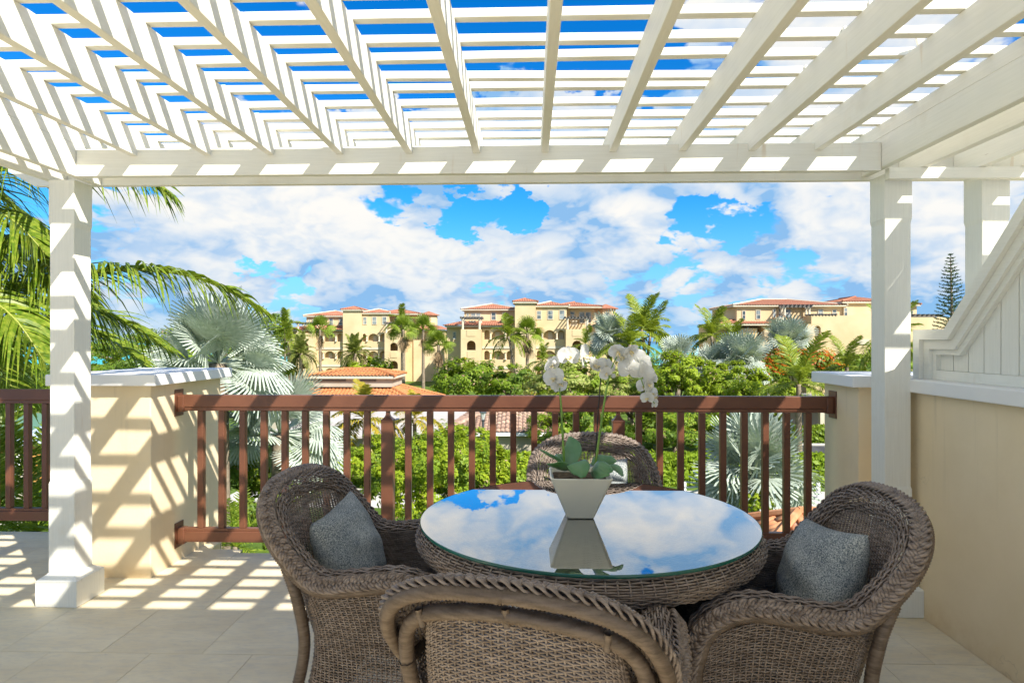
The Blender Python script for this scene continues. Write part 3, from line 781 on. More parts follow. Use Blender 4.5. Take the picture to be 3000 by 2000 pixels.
def flower_parts(s, seed):
    rs = random.Random(seed); mb = MB()
    for (a, L_, W_, cup) in ((0, 1., .40, .25), (118, 1.0, .38, .3), (-118, 1.0, .38, .3), (66, 1.12, .68, .22), (-66, 1.12, .68, .22)):
        V, F = petal(L_ * s, W_ * s, cup * rs.uniform(.6, 1.4)); Rm = Matrix.Rotation(R(a + rs.uniform(-7, 7)), 3, 'Z')
        off = .0 if abs(a) in (0, 118) else .012 * s
        mb.add([Rm @ Vector((x, y, z + off)) for x, y, z in V], F)
    lip = MB()
    for (a, L_, W_, cup) in ((180, .42, .16, 1.6), (120, .3, .14, 2.2), (-120, .3, .14, 2.2)):
        V, F = petal(L_ * s, W_ * s, cup); Rm = Matrix.Rotation(R(a), 3, 'Z'); lip.add([Rm @ Vector((x, y, z + .05 * s)) for x, y, z in V], F)
    return mb, lip
FL = [(590, 232, .036, (.05, -1, .12), 0), (432, 320, .030, (-.6, -.7, .1), 40), (445, 455, .036, (-.45, -.85, .2), 15), (490, 515, .030, (.35, -.8, -.5), 160),
      (740, 235, .044, (.75, -.35, .1), 25), (850, 320, .030, (.8, -.55, .2), -20), (905, 330, .022, (-.1, -1, .2), 10), (975, 330, .030, (.2, -1, .5), -30), (985, 405, .022, (-.3, -1, -.2), 50),
      (1110, 170, .031, (-.35, -.7, -.6), 40), (1165, 235, .034, (-.4, -.9, .1), -15), (1230, 170, .028, (.5, -.6, -.5), 20), (1230, 375, .040, (.2, .9, .2), 10), (1330, 290, .040, (.4, .85, .1), 60), (1370, 400, .036, (.6, .6, .1), 15),
      (1440, 430, .030, (.8, .3, .3), 30), (1390, 540, .028, (-.3, -.8, .1), 0), (1420, 520, .024, (.6, -.6, -.2), 60), (1450, 620, .024, (.3, -.9, .1), 20), (1480, 655, .022, (.5, -.8, .2), 90), (1415, 660, .022, (-.4, -.8, -.1), 0), (1485, 735, .012, (.4, -.9, -.3), 0)]
for i, (x, y, s, nrm, rot) in enumerate(FL):
    s *= 1.1; fb, lb = flower_parts(s, i); q = Vector(nrm).normalized().to_track_quat('Z', 'Y')
    Mx = Matrix.Translation(zp(x, y, -.012 + .018 * math.sin(i * 2.1)) - Vector(orch.location)) @ q.to_matrix().to_4x4() @ Matrix.Rotation(R(rot), 4, 'Z')
    o = fb.build('flower', M['petal'], orch, smooth=True, local=True); o.matrix_basis = Mx
    l = lb.build('lip', M['lip'], o, smooth=True, local=True)
for (x, y, r_) in ((1060, 430, .0085), (1052, 365, .0075), (440, 290, .009)):
    c = zp(x, y, -.01); b_ = MB(); b_.loft([[(c.x + r_ * math.sin(a) * math.cos(t), c.y + r_ * math.sin(a) * math.sin(t), c.z + r_ * 1.0 * math.cos(a)) for t in (TAU * j / 12 for j in range(12))] for a in np.linspace(.15, 3.0, 9)])
    b_.build('bud', M['petal'], orch, smooth=True)

# ================================================================== beyond the terrace
GZ = -5.8
def leaf_mat(name, c1, c2, c3, trans=.4, rough=.5, sc=1.2):
    m = bpy.data.materials.new(name); m.use_nodes = True; g = G(m.node_tree); b = g.n['Principled BSDF']
    p = geo_pos(g); f = g.rng(g.noise(p, sc, 4, .6), .3, .7); f2 = g.rng(g.noise(p, sc * 7, 2), .40, .68)
    c = g.mix(f2, g.mix(f, c1, c2), c3); g.put(b.inputs['Base Color'], c)
    b.inputs['Roughness'].default_value = rough; b.inputs['Specular IOR Level'].default_value = .25
    tr = g.node('ShaderNodeBsdfTranslucent'); g.put(tr.inputs[0], g.mix(.5, c, (.34, .42, .02)))
    mx = g.node('ShaderNodeMixShader'); mx.inputs[0].default_value = trans
    out = g.n['Material Output']; g.l.new(b.outputs[0], mx.inputs[1]); g.l.new(tr.outputs[0], mx.inputs[2]); g.l.new(mx.outputs[0], out.inputs[0])
    return m
L = dict(
    bright=leaf_mat('bright_leaves', (0.161, 0.266, 0.012), (0.306, 0.412, 0.018), (0.418, 0.487, 0.030)),
    mid=leaf_mat('mid_green_leaves', (0.105, 0.198, 0.015), (0.201, 0.305, 0.020), (0.306, 0.396, 0.030)),
    dark=leaf_mat('dark_green_leaves', (0.053, 0.114, 0.014), (0.112, 0.191, 0.018), (0.172, 0.254, 0.025)),
    light=leaf_mat('pale_variegated_leaves', (0.177, 0.259, 0.030), (0.322, 0.396, 0.070), (0.500, 0.500, 0.160)),
    lime=leaf_mat('yellow_green_leaves', (0.210, 0.305, 0.015), (0.338, 0.412, 0.020), (0.161, 0.244, 0.020)),
    hedge=leaf_mat('hedge_leaves', (0.121, 0.229, 0.012), (0.242, 0.366, 0.020), (0.338, 0.427, 0.030), sc=2.5),
    flower=leaf_mat('orange_flowers', (.55, .12, .012), (.66, .20, .02), (.50, .09, .01)),
    coco=leaf_mat('coconut_leaves', (0.099, 0.165, 0.014), (0.198, 0.267, 0.022), (0.317, 0.343, 0.040), .3, .4),
    coco_near=leaf_mat('near_coconut_leaves', (0.073, 0.152, 0.012), (0.172, 0.254, 0.018), (0.317, 0.368, 0.045), .35, .35, 3.),
    yellow=leaf_mat('yellowing_palm_leaves', (.24, .25, .03), (.40, .33, .04), (.46, .30, .03), .35),
    fan=leaf_mat('fan_palm_leaves', (0.119, 0.203, 0.015), (0.224, 0.318, 0.030), (0.330, 0.394, 0.060), .3),
    dead=leaf_mat('dry_palm_leaves', (.22, .14, .07), (.34, .23, .13), (.40, .29, .18), .15, .8),
    silver=leaf_mat('silver_palm_leaves', (.34, .40, .32), (.47, .53, .44), (.57, .62, .53), .2, .5),
    date=leaf_mat('date_palm_leaves', (0.112, 0.152, 0.025), (0.198, 0.229, 0.045), (0.290, 0.292, 0.080), .25),
    pine=leaf_mat('pine_needles', (.02, .055, .022), (.05, .095, .03), (.08, .12, .04), .1))
M['trunk'] = mat('palm_trunk', (.22, .17, .12), .9, .1, varied((.17, .13, .09), (.32, .26, .19), 6, 4, bs=.5, bscale=30, bd=.03))
M['lawn'] = mat('lawn', (.07, .12, .02), .9, .1, varied((.055, .10, .015), (.12, .18, .03), .35, 6, bs=.4, bscale=15, bd=.05))
M['paving'] = mat('pale_paving', (.5, .47, .42), .85, .15, varied((.46, .43, .38), (.56, .53, .48), .6, 6))
M['asphalt'] = mat('asphalt', (.06, .06, .065), .85, .2, varied((.05, .05, .055), (.085, .085, .09), 1.5, 6))
M['far_wall'] = mat('villa_stucco', (.46, .35, .18), .9, .1, varied((.58, .435, .245), (.69, .55, .34), .35, 8, .3, .7))
M['far_in'] = mat('villa_loggia_stucco', (.40, .28, .13), .9, .1, varied((.62, .45, .24), (.68, .51, .29), .7, 4))
M['far_trim'] = mat('villa_trim', (.50, .44, .32), .85, .15, varied((.58, .51, .38), (.64, .57, .45), .8, 4))
M['white_wall'] = mat('white_house_wall', (.52, .47, .39), .9, .1, varied((.42, .37, .29), (.48, .43, .35), .7, 5))
M['white_roof'] = mat('white_membrane_roof', (.6, .56, .52), .8, .2, varied((.40, .36, .33), (.46, .42, .385), .5, 6))
def tile_mat(name, a, b_, c): return mat(name, a, .8, .15, lambda g, b: (lambda p: g.put(b.inputs['Base Color'], g.mix(g.rng(g.noise(p, 5.5, 2), .35, .65), g.mix(g.rng(g.noise(p, .9, 5), .35, .65), a, b_), c)))(geo_pos(g)))
M['terracotta'] = tile_mat('terracotta_tiles', (.37, .155, .09), (.45, .21, .125), (.30, .115, .07))
M['orange_tile'] = tile_mat('orange_tiles', (.48, .20, .075), (.55, .25, .10), (.40, .15, .06))
M['pink_tile'] = tile_mat('weathered_pink_tiles', (.45, .28, .19), (.52, .36, .26), (.26, .17, .13))
M['pane'] = mat('window_pane', (.10, .13, .15), .12, .6, varied((.06, .085, .10), (.30, .34, .34), .9, 2))
M['timber'] = mat('grey_timber', (.16, .15, .14), .85, .1)
M['green_roof'] = mat('green_metal_roof', (.10, .20, .13), .5, .4)
M['blue_roof'] = mat('grey_blue_metal_roof', (.40, .48, .55), .4, .4)
M['orange_wood'] = mat('orange_boards', (.50, .24, .06), .7, .2, varied((.44, .20, .05), (.56, .29, .08), 3, stretch=(1, 1, .2)))
M['lamp_metal'] = mat('dark_lamp_metal', (.05, .06, .07), .5, .4)
M['grey_metal'] = mat('grey_lamp_metal', (.30, .33, .36), .5, .4)
M['lamp_glass'] = mat('lantern_glass', (.5, .52, .5), .2, .5)
def sea_fn(g, b):
    p = geo_pos(g); y = g.sep(p)[1]
    c = g.mix(g.rng(y, 350, 900, smooth=True), (.04, .42, .40), (.015, .24, .33)); c = g.mix(g.rng(y, 900, 2600, smooth=True), c, (.008, .10, .24))
    g.put(b.inputs['Base Color'], g.mix(g.rng(g.noise(g.v('MULTIPLY', p, (.2, 1, 1)), .02, 5), .5, .7, 0, .5), c, (.05, .35, .36)))
    bump(g, b, g.noise(g.v('MULTIPLY', p, (.4, 1, 1)), .5, 4), .35, .4)
M['sea'] = mat('sea_water', (.02, .25, .33), .35, .3, sea_fn)

MB().box(-260, 260, 4.2, 190, GZ - .5, GZ).build('ground', M['lawn'], kind='structure')
MB().box(-4000, 4000, 150, 8500, -9.5, -8.4).build('sea', M['sea'], kind='structure')
MB().box(-14, 9, 27.5, 31.0, GZ + .002, GZ + .02).build('path', M['paving'], kind='structure')
MB().box(9.0, 34, 22.0, 31.0, GZ + .002, GZ + .02).build('forecourt', M['paving'], kind='structure')
MB().box(-24, -14, 24.5, 26.5, GZ + .002, GZ + .12).build('path', M['paving'], kind='structure')
MB().box(16, 60, 39.5, 44.5, GZ + .004, GZ + .016).build('road', M['asphalt'], kind='structure')
MB().box(16, 60, 44.5, 44.8, GZ, GZ + .13).build('kerb', M['paving'], kind='structure')

# ------------------------------------------------------------------ foliage
def leaf_cloud(n, radii, size, seed, clumps=40, clump_r=.30, flat=.0, bottom=-.6):
    rs = np.random.RandomState(seed)
    d = unit(rs.normal(size=(clumps * 3, 3))); d = d[d[:, 2] > bottom][:clumps]
    fr = rs.rand(3, 3) * 3.2; lobe = np.sin(d @ fr[0] * 1.6 + rs.rand() * 6) * .5 + np.sin(d @ fr[1] * 2.4 + rs.rand() * 6) * .5
    lump = .80 + .24 * rs.rand(len(d), 1) + .15 * lobe[:, None]
    cc = d * lump * np.where(rs.rand(len(d), 1) < .25, .6, 1.)
    cr = clump_r * (.45 + 1.1 * rs.rand(len(d)))
    k = rs.randint(0, len(d), n)
    e = unit(rs.normal(size=(n, 3))); rr = rs.rand(n, 1) ** .45
    P = (cc[k] + e * rr * cr[k][:, None]) * np.array(radii)
    nn = unit(e * .7 + d[k] * .9 + np.array([0, 0, .5]) + rs.normal(size=(n, 3)) * .36)
    a = unit(np.cross(nn, rs.normal(size=(n, 3)))); b = np.cross(nn, a)
    s = size * (.4 + 1.2 * rs.rand(n, 1)) * (.75 + .5 * rs.rand(len(d))[k][:, None])
    V = np.stack([P - a * s, P + b * s * .5 + nn * s * .12, P + a * s, P - b * s * .5 + nn * s * .12], 1).reshape(-1, 3)
    return V, np.arange(n * 4).reshape(n, 4), k
def branches(mb, base, top, spread, n, seed, r):
    rs = random.Random(seed); base, top = Vector(base), Vector(top)
    mid = base.lerp(top, .55) + Vector((rs.uniform(-.1, .1), 0, 0)); mb.tube([base, base.lerp(mid, .5), mid], [r, r * .8, r * .65], 7)
    for i in range(n):
        a = 2 * math.pi * i / n + rs.uniform(-.4, .4)
        e = top + Vector((math.cos(a) * spread[0] * .6, math.sin(a) * spread[1] * .6, rs.uniform(-.3, .4) * spread[2]))
        mb.tube([mid, mid.lerp(e, .5) + Vector((0, 0, .1 * spread[2])), e], [r * .5, r * .32, r * .12], 5)
def tree(name, label, px, py, Y, rx, ry, leaf_k, n, size, cat='tree', group=None, seed=1, base=None, clumps=45, depth=1., clump_r=.30, mats=None, frac=.25):
    c = atY(px, py, Y); sx = rx * Y / FPX; sz = ry * Y / FPX; rad = (sx, sx * depth, sz)
    gz = GZ if base is None else base
    t = thing(name, label, cat, (c.x, c.y, gz), group)
    near = Y < 50; n = int(n * (3.0 if near else 2.0)); V, F, kk = leaf_cloud(n, rad, size * (.52 if near else .66), seed, int(clumps * (1.7 if near else 1.4)), clump_r * (.64 if near else .8))
    alt = {'bright': 'mid', 'mid': 'dark', 'dark': 'mid', 'light': 'mid', 'lime': 'bright'}[leaf_k]
    ms = [L[leaf_k], L[alt], L['dead'], L['yellow']]; rs = np.random.RandomState(seed + 9); ck = rs.rand(kk.max() + 1) < .34
    fm = ck[kk].astype(int); r1 = rs.rand(n); fm[r1 < .018] = 2; fm[(r1 > .018) & (r1 < .03)] = 3
    if mats:
        ms.append(L[mats]); rs = np.random.RandomState(seed + 5); top = (V.reshape(-1, 4, 3).mean(1)[:, 2] > .0 * sz)
        cl = np.sin(V.reshape(-1, 4, 3).mean(1) @ np.array([2.1, 1.3, 3.3]) * 2.0) > .05
        fm[top & cl & (rs.rand(n) < frac * 2.6)] = 4
    o = link('crown', np_mesh('crown', V, F, None, mats=ms, fm=fm), t, True); o.location = (0, 0, c.z - gz)
    mb = MB(); branches(mb, (0, 0, 0), (0, 0, max(.3, c.z - gz)), rad, 6, seed, max(.05, sx * .07)); mb.build('trunk', M['trunk'], t, smooth=True, local=True)
    return t

def pinnate(L_, nl, ll, droop, vee=.9, w=.035, segs=3, seed=0, hang=.5, curl=.0):
    """feather leaf in local space: starts at the origin, runs along +x, arches in z"""
    rs = np.random.RandomState(seed); m_ = 14; t = np.linspace(0, 1, m_)
    sp = np.stack([L_ * (t - .12 * droop * t ** 3), curl * L_ * t ** 2, L_ * (.22 * t - droop * .55 * t ** 2.2)], 1)
    V = []; F = []
    T = unit(np.gradient(sp, axis=0))
    def quadstrip(pts, side, ws):
        n0 = len(V)
        for p, ww in zip(pts, ws): V.append(p - side * ww); V.append(p + side * ww)
        for i in range(len(pts) - 1): F.append((n0 + 2 * i, n0 + 2 * i + 1, n0 + 2 * i + 3, n0 + 2 * i + 2))
    quadstrip(sp, np.array([0, 1., 0]), np.linspace(.03, .006, m_) * (L_ / 4 + .4))
    quadstrip(sp, np.array([0, 0., 1.]), np.linspace(.025, .005, m_) * (L_ / 4 + .4))
    for i in range(nl):
        s = .10 + .90 * (i + .5) / nl
        p = np.array([np.interp(s, t, sp[:, j]) for j in range(3)]); tg = np.array([np.interp(s, t, T[:, j]) for j in range(3)])
        l = ll * (math.sin(math.pi * min(1, s * .80 + .18)) ** .7) * rs.uniform(.82, 1.1)
        for sg in (-1, 1):
            side = np.array([0, sg, 0.]); d = unit(side * vee + tg * .62 + np.array([0, 0, .25]) + rs.normal(size=3) * .09)
            pts = []
            for q in np.linspace(0, 1, segs + 1):
                pts.append(p + d * l * q * (1 - .12 * hang * q) + np.array([0, 0, -hang * l * q ** 2 * (.7 + .25 * rs.rand())]))
            wd = unit(np.cross(d, np.array([0, 0, 1.])) + rs.normal(size=3) * .35)
            quadstrip(np.array(pts), wd, w * np.array([.55, 1., .8, .08, .03][:segs + 1] if segs == 3 else [.6, 1., .08]))
    return np.array(V), np.array(F)
def fan_leaf(rad, pet, n, seed=0, fold=.10, split=.55, droop=.25, arc=300):
    """palmate leaf: petiole along +x then a pleated fan"""
    rs = np.random.RandomState(seed); V = []; F = []
    for ax in (np.array([0, 1., 0]), np.array([0, 0, 1.])):
        n0 = len(V); w = .02 + pet * .012
        for x in (0, pet * .5, pet): V += [np.array([x, 0, -.05 * x * x]) - ax * w, np.array([x, 0, -.05 * x * x]) + ax * w]
        F += [(n0, n0 + 1, n0 + 3, n0 + 2), (n0 + 2, n0 + 3, n0 + 5, n0 + 4)]
    hub = np.array([pet, 0, -.05 * pet * pet])
    da = math.radians(arc) / n
    for i in range(n):
        a = -math.radians(arc) / 2 + (i + .5) * da; r = rad * (1 - .22 * (abs(a) / 2.6) ** 2) * rs.uniform(.93, 1.05)
        def pt(ang, q, dz=0.):
            rr = r * q; cup = .18 * rr * (abs(math.sin(ang)) ** 1.2) ; return hub + np.array([rr * math.cos(ang), rr * math.sin(ang), cup + dz - droop * rr * q * q * q])
        zf = fold * rad * (.09 if i % 2 else -.09)
        n0 = len(V)
        V.extend([hub, pt(a - da / 2, split, -zf * .5), pt(a, split, zf), pt(a + da / 2, split, -zf * .5), pt(a - da * .12, 1.0), pt(a + da * .12, 1.0 - .02)])
        F.extend([(n0, n0 + 1, n0 + 2, n0 + 3), (n0 + 1, n0 + 4, n0 + 5, n0 + 2), (n0 + 2, n0 + 5, n0 + 5 - 0, n0 + 3)][:2]); F.append((n0 + 2, n0 + 5, n0 + 3, n0 + 2)[:4] if False else (n0 + 2, n0 + 4, n0 + 5, n0 + 3))
    return np.array(V), np.array(F)
def mesh_of(name, vf, m): return np_mesh(name, vf[0], vf[1], m)
PR = {}
def protos(kind):
    if kind in PR: return PR[kind]
    if kind == 'coco': r = [mesh_of('frond', pinnate(4.2, 34, .95, d, seed=i, w=.05, segs=2, hang=h), L['coco']) for i, (d, h) in enumerate(((.5, .35), (.85, .5), (1.2, .6)))]
    if kind == 'yellow': r = [mesh_of('frond', pinnate(3.6, 30, .85, d, seed=i, w=.055, segs=2, hang=h), L['yellow']) for i, (d, h) in enumerate(((.5, .4), (.9, .5), (1.3, .6)))]
    if kind == 'date': r = [mesh_of('frond', pinnate(3.0, 36, .55, d, seed=i, w=.04, segs=2, hang=.15), L['date']) for i, d in enumerate((.5, .9, 1.3))]
    if kind == 'areca': r = [mesh_of('frond', pinnate(2.4, 26, .55, d, seed=i, w=.028, segs=2, hang=.35), L['coco_near']) for i, d in enumerate((.4, .8, 1.1))]
    if kind == 'fan': r = [mesh_of('leaf', fan_leaf(.80, .85, 18, i, droop=d, split=.36, arc=250) , L['fan']) for i, d in enumerate((.2, .45, .75))]
    if kind == 'dead': r = [mesh_of('dry_leaf', fan_leaf(.95, .55, 11, i, droop=.35, arc=70, split=.3), L['dead']) for i in range(2)]
    if kind == 'silver_small': r = [mesh_of('leaf', fan_leaf(.74, .95, 20, i, droop=d, fold=.16, split=.36, arc=265), L['silver']) for i, d in enumerate((.1, .3, .5))]
    if kind == 'silver': r = [mesh_of('leaf', fan_leaf(.98, 1.1, 38, i, droop=d, fold=.14, split=.55, arc=275), L['silver']) for i, d in enumerate((.10, .28, .5))]
    PR[kind] = r; return r
def palm(name, label, kind, px, py, Y, n, scale, group, seed=1, base=None, lean=0., skirt=0, trunk_r=.16, up=(-35, 75), base_px=None):
    rs = random.Random(seed); c = atY(px, py, Y); gz = GZ if base is None else base
    t = thing(name, label, 'palm tree', (c.x, c.y, gz), group); h = c.z - gz; ms = protos(kind)
    bx = lean
    pts = [(bx, 0, 0), (bx * .75, 0, h * .3), (bx * .35, 0, h * .65), (0, 0, h)]
    mb = MB(); mb.tube([tuple(p) for p in catmull(pts, 6)], list(np.linspace(trunk_r * 1.25, trunk_r * .8, 19)), 10); mb.build('trunk', M['trunk'], t, smooth=True, local=True)
    nm = 'frond' if kind in ('coco', 'yellow', 'date', 'areca') else 'leaf'
    for i in range(n):
        el = up[0] + (up[1] - up[0]) * ((i * .7548777 + .37) % 1.0); az = i * 137.5 + rs.uniform(-14, 14)
        k = 0 if el > 40 else (1 if el > 5 else 2)
        o = link(nm, ms[min(k, len(ms) - 1)], t, True); o.location = (0, 0, h)
        o.rotation_euler = (R(rs.uniform(-18, 18) * (3.2 if nm == 'leaf' else 1)), R(-el), R(az)); s_ = scale * rs.uniform(.85, 1.1); o.scale = (s_, s_, s_)
    for i in range(skirt):
        o = link('dry_leaf', protos('dead')[i % 2], t, True); o.location = (0, 0, h - .05 - .075 * (i % 14)); o.rotation_euler = (R(rs.uniform(-40, 40)), R(rs.uniform(66, 86)), R(i * 137.5)); s_ = scale * rs.uniform(.8, 1.15); o.scale = (s_, s_, s_)
    return t

# ------------------------------------------------------------------ far villas
def tile_face(mb, A, B, C_, D, col=.34, h=.07, rows=1):
    """barrel tiles on a roof face: A,B along the eave, D above A, C above B"""
    A, B, C_, D = map(Vector, (A, B, C_, D)); u = (B - A); Lw = u.length; u.normalize(); n = u.cross(D - A if (D - A).length > .01 else C_ - A).normalized()
    if n.z < 0: n = -n
    w = n.cross(u); 
    if w.z < 0: w = -w
    H = (D - A).dot(w); du = (D - A).dot(u); cu = (C_ - A).dot(u); k = max(2, int(Lw / col)); cw = Lw / k
    def lim(q):
        r_ = H
        if q < du: r_ = min(r_, H * q / max(du, 1e-6))
        if q > cu: r_ = min(r_, H * (Lw - q) / max(Lw - cu, 1e-6))
        return max(r_, 0.)
    for i in range(k):
        q0, q1 = i * cw, (i + 1) * cw; qs = (q0, q0 + .25 * cw, q0 + .5 * cw, q0 + .75 * cw, q1); hs_ = (0, h * .8, h, h * .8, 0)
        top = [lim(q) for q in qs]
        for r_ in range(rows):
            f0, f1 = r_ / rows, (r_ + 1) / rows; lift = .035 if rows > 1 else 0
            vs_ = [A + u * q + w * (tp * f0) + n * (hh + lift) for q, tp, hh in zip(qs, top, hs_)] + [A + u * q + w * (tp * f1) + n * hh for q, tp, hh in zip(qs, top, hs_)]
            mb.add(vs_, [(j, j + 1, 6 + j, 5 + j) for j in range(4)])
def hip_roof(parent, x0, x1, y0, y1, ze, rise, mat_, over=.5, col=.34, rows=1, fascia='far_trim', ridge=True, rid=None):
    X0, X1, Y0, Y1 = x0 - over, x1 + over, y0 - over, y1 + over; d = min(X1 - X0, Y1 - Y0) / 2; z = ze + rise
    if X1 - X0 >= Y1 - Y0: r0, r1 = (X0 + d, (Y0 + Y1) / 2, z), (X1 - d, (Y0 + Y1) / 2, z)
    else: r0, r1 = ((X0 + X1) / 2, Y0 + d, z), ((X0 + X1) / 2, Y1 - d, z)
    a, b, c, d_ = (X0, Y0, ze), (X1, Y0, ze), (X1, Y1, ze), (X0, Y1, ze)
    base = MB().box(X0 + .06, X1 - .06, Y0 + .06, Y1 - .06, ze - .22, ze - .01).build('roof', M[fascia], parent, local=True)
    mb = MB()
    if X1 - X0 >= Y1 - Y0: tile_face(mb, a, b, r1, r0, col, .07, rows); tile_face(mb, c, d_, r0, r1, col, .07, rows); tile_face(mb, b, c, r1, r1, col, .07, rows); tile_face(mb, d_, a, r0, r0, col, .07, rows)
    else: tile_face(mb, a, b, r0, r0, col, .07, rows); tile_face(mb, c, d_, r1, r1, col, .07, rows); tile_face(mb, b, c, r1, r0, col, .07, rows); tile_face(mb, d_, a, r0, r1, col, .07, rows)
    o = mb.build('roof_tiles', M[mat_], base, local=True, kind='stuff')
    if ridge:
        rb = MB()
        for p, q in ((r0, r1), (a, r0), (d_, r0), (b, r1), (c, r1)):
            if (Vector(p) - Vector(q)).length > .3: rb.tube([Vector(p) + Vector((0, 0, .06)), Vector(q) + Vector((0, 0, .06))], .13, 6)
        rb.build('ridge_tiles', M[rid or mat_], base, local=True, kind='stuff')
    return base
def arch_panel(mb, x0, x1, z0, z1, a, b, zo, y, th=.35, seg=10):
    """wall from x0..x1, z0..z1 with an arched opening a..b whose sill is at zo"""
    r = (b - a) / 2; cx = (a + b) / 2; zs = z1 - .22 - r
    zs = max(zs, zo + .1); ry = min(r, z1 - .12 - zs)
    arc = [(cx - r * math.cos(math.pi * i / seg), zs + ry * math.sin(math.pi * i / seg)) for i in range(seg + 1)]
    if a > x0 + .01: mb.box(x0, a, y, y + th, z0, z1)
    if x1 > b + .01: mb.box(b, x1, y, y + th, z0, z1)
    if zo > z0 + .01: mb.box(a, b, y + .002, y + th - .002, z0, zo)
    for (p, q) in zip(arc, arc[1:]):
        mb.add([(p[0], y, p[1]), (q[0], y, q[1]), (q[0], y, z1), (p[0], y, z1), (p[0], y + th, p[1]), (q[0], y + th, q[1]), (q[0], y + th, z1), (p[0], y + th, z1)], [(0, 1, 2, 3), (5, 4, 7, 6), (0, 4, 5, 1), (3, 2, 6, 7)])
def window(parent, x0, x1, z0, z1, y, fr=.10, m='far_trim', mull=True):
    mb = MB(); mb.box(x0 - fr, x0, y - .06, y + .02, z0 - fr, z1 + fr).box(x1, x1 + fr, y - .06, y + .02, z0 - fr, z1 + fr).box(x0, x1, y - .06, y + .02, z1, z1 + fr).box(x0, x1, y - .06, y + .02, z0 - fr, z0)
    if mull: mb.box(x0, x1, y - .04, y + .01, (z0 + z1) / 2 - .03, (z0 + z1) / 2 + .03)
    w = mb.build('window', M[m], parent, local=True)
    MB().box(x0, x1, y - .025, y - .015, z0, z1).build('pane', M['pane'], w, local=True)
    return w
KB = 61.4
def bx(x): return (x - 750) / KB
def bz(y): return (616 - y) / KB + EYE
def roof_pergola(parent, x0, x1, y0, y1, zb, zt):
    p = MB()
    for x in (x0 + .2, x1 - .2):
        for y in (y0 + .2, y1 - .2): MB().lathe([(.20, zb), (.17, zb + .2), (.15, zt - .3), (.20, zt - .1), (.2, zt)], (x, y), 8).build('column', M['far_trim'], parent, local=True)
    b = MB().box(x0 - .2, x1 + .2, y0 + .1, y0 + .3, zt + .002, zt + .2).box(x0 - .2, x1 + .2, y1 - .3, y1 - .1, zt + .002, zt + .2).build('pergola_frame', M['timber'], parent, local=True)
    k = 8
    for i in range(k):
        x = x0 - .1 + (x1 - x0 + .2) * i / (k - 1); MB().box(x - .06, x + .06, y0 - .35, y1 + .35, zt + .202, zt + .36).build('rafter', M['timber'], b, local=True)
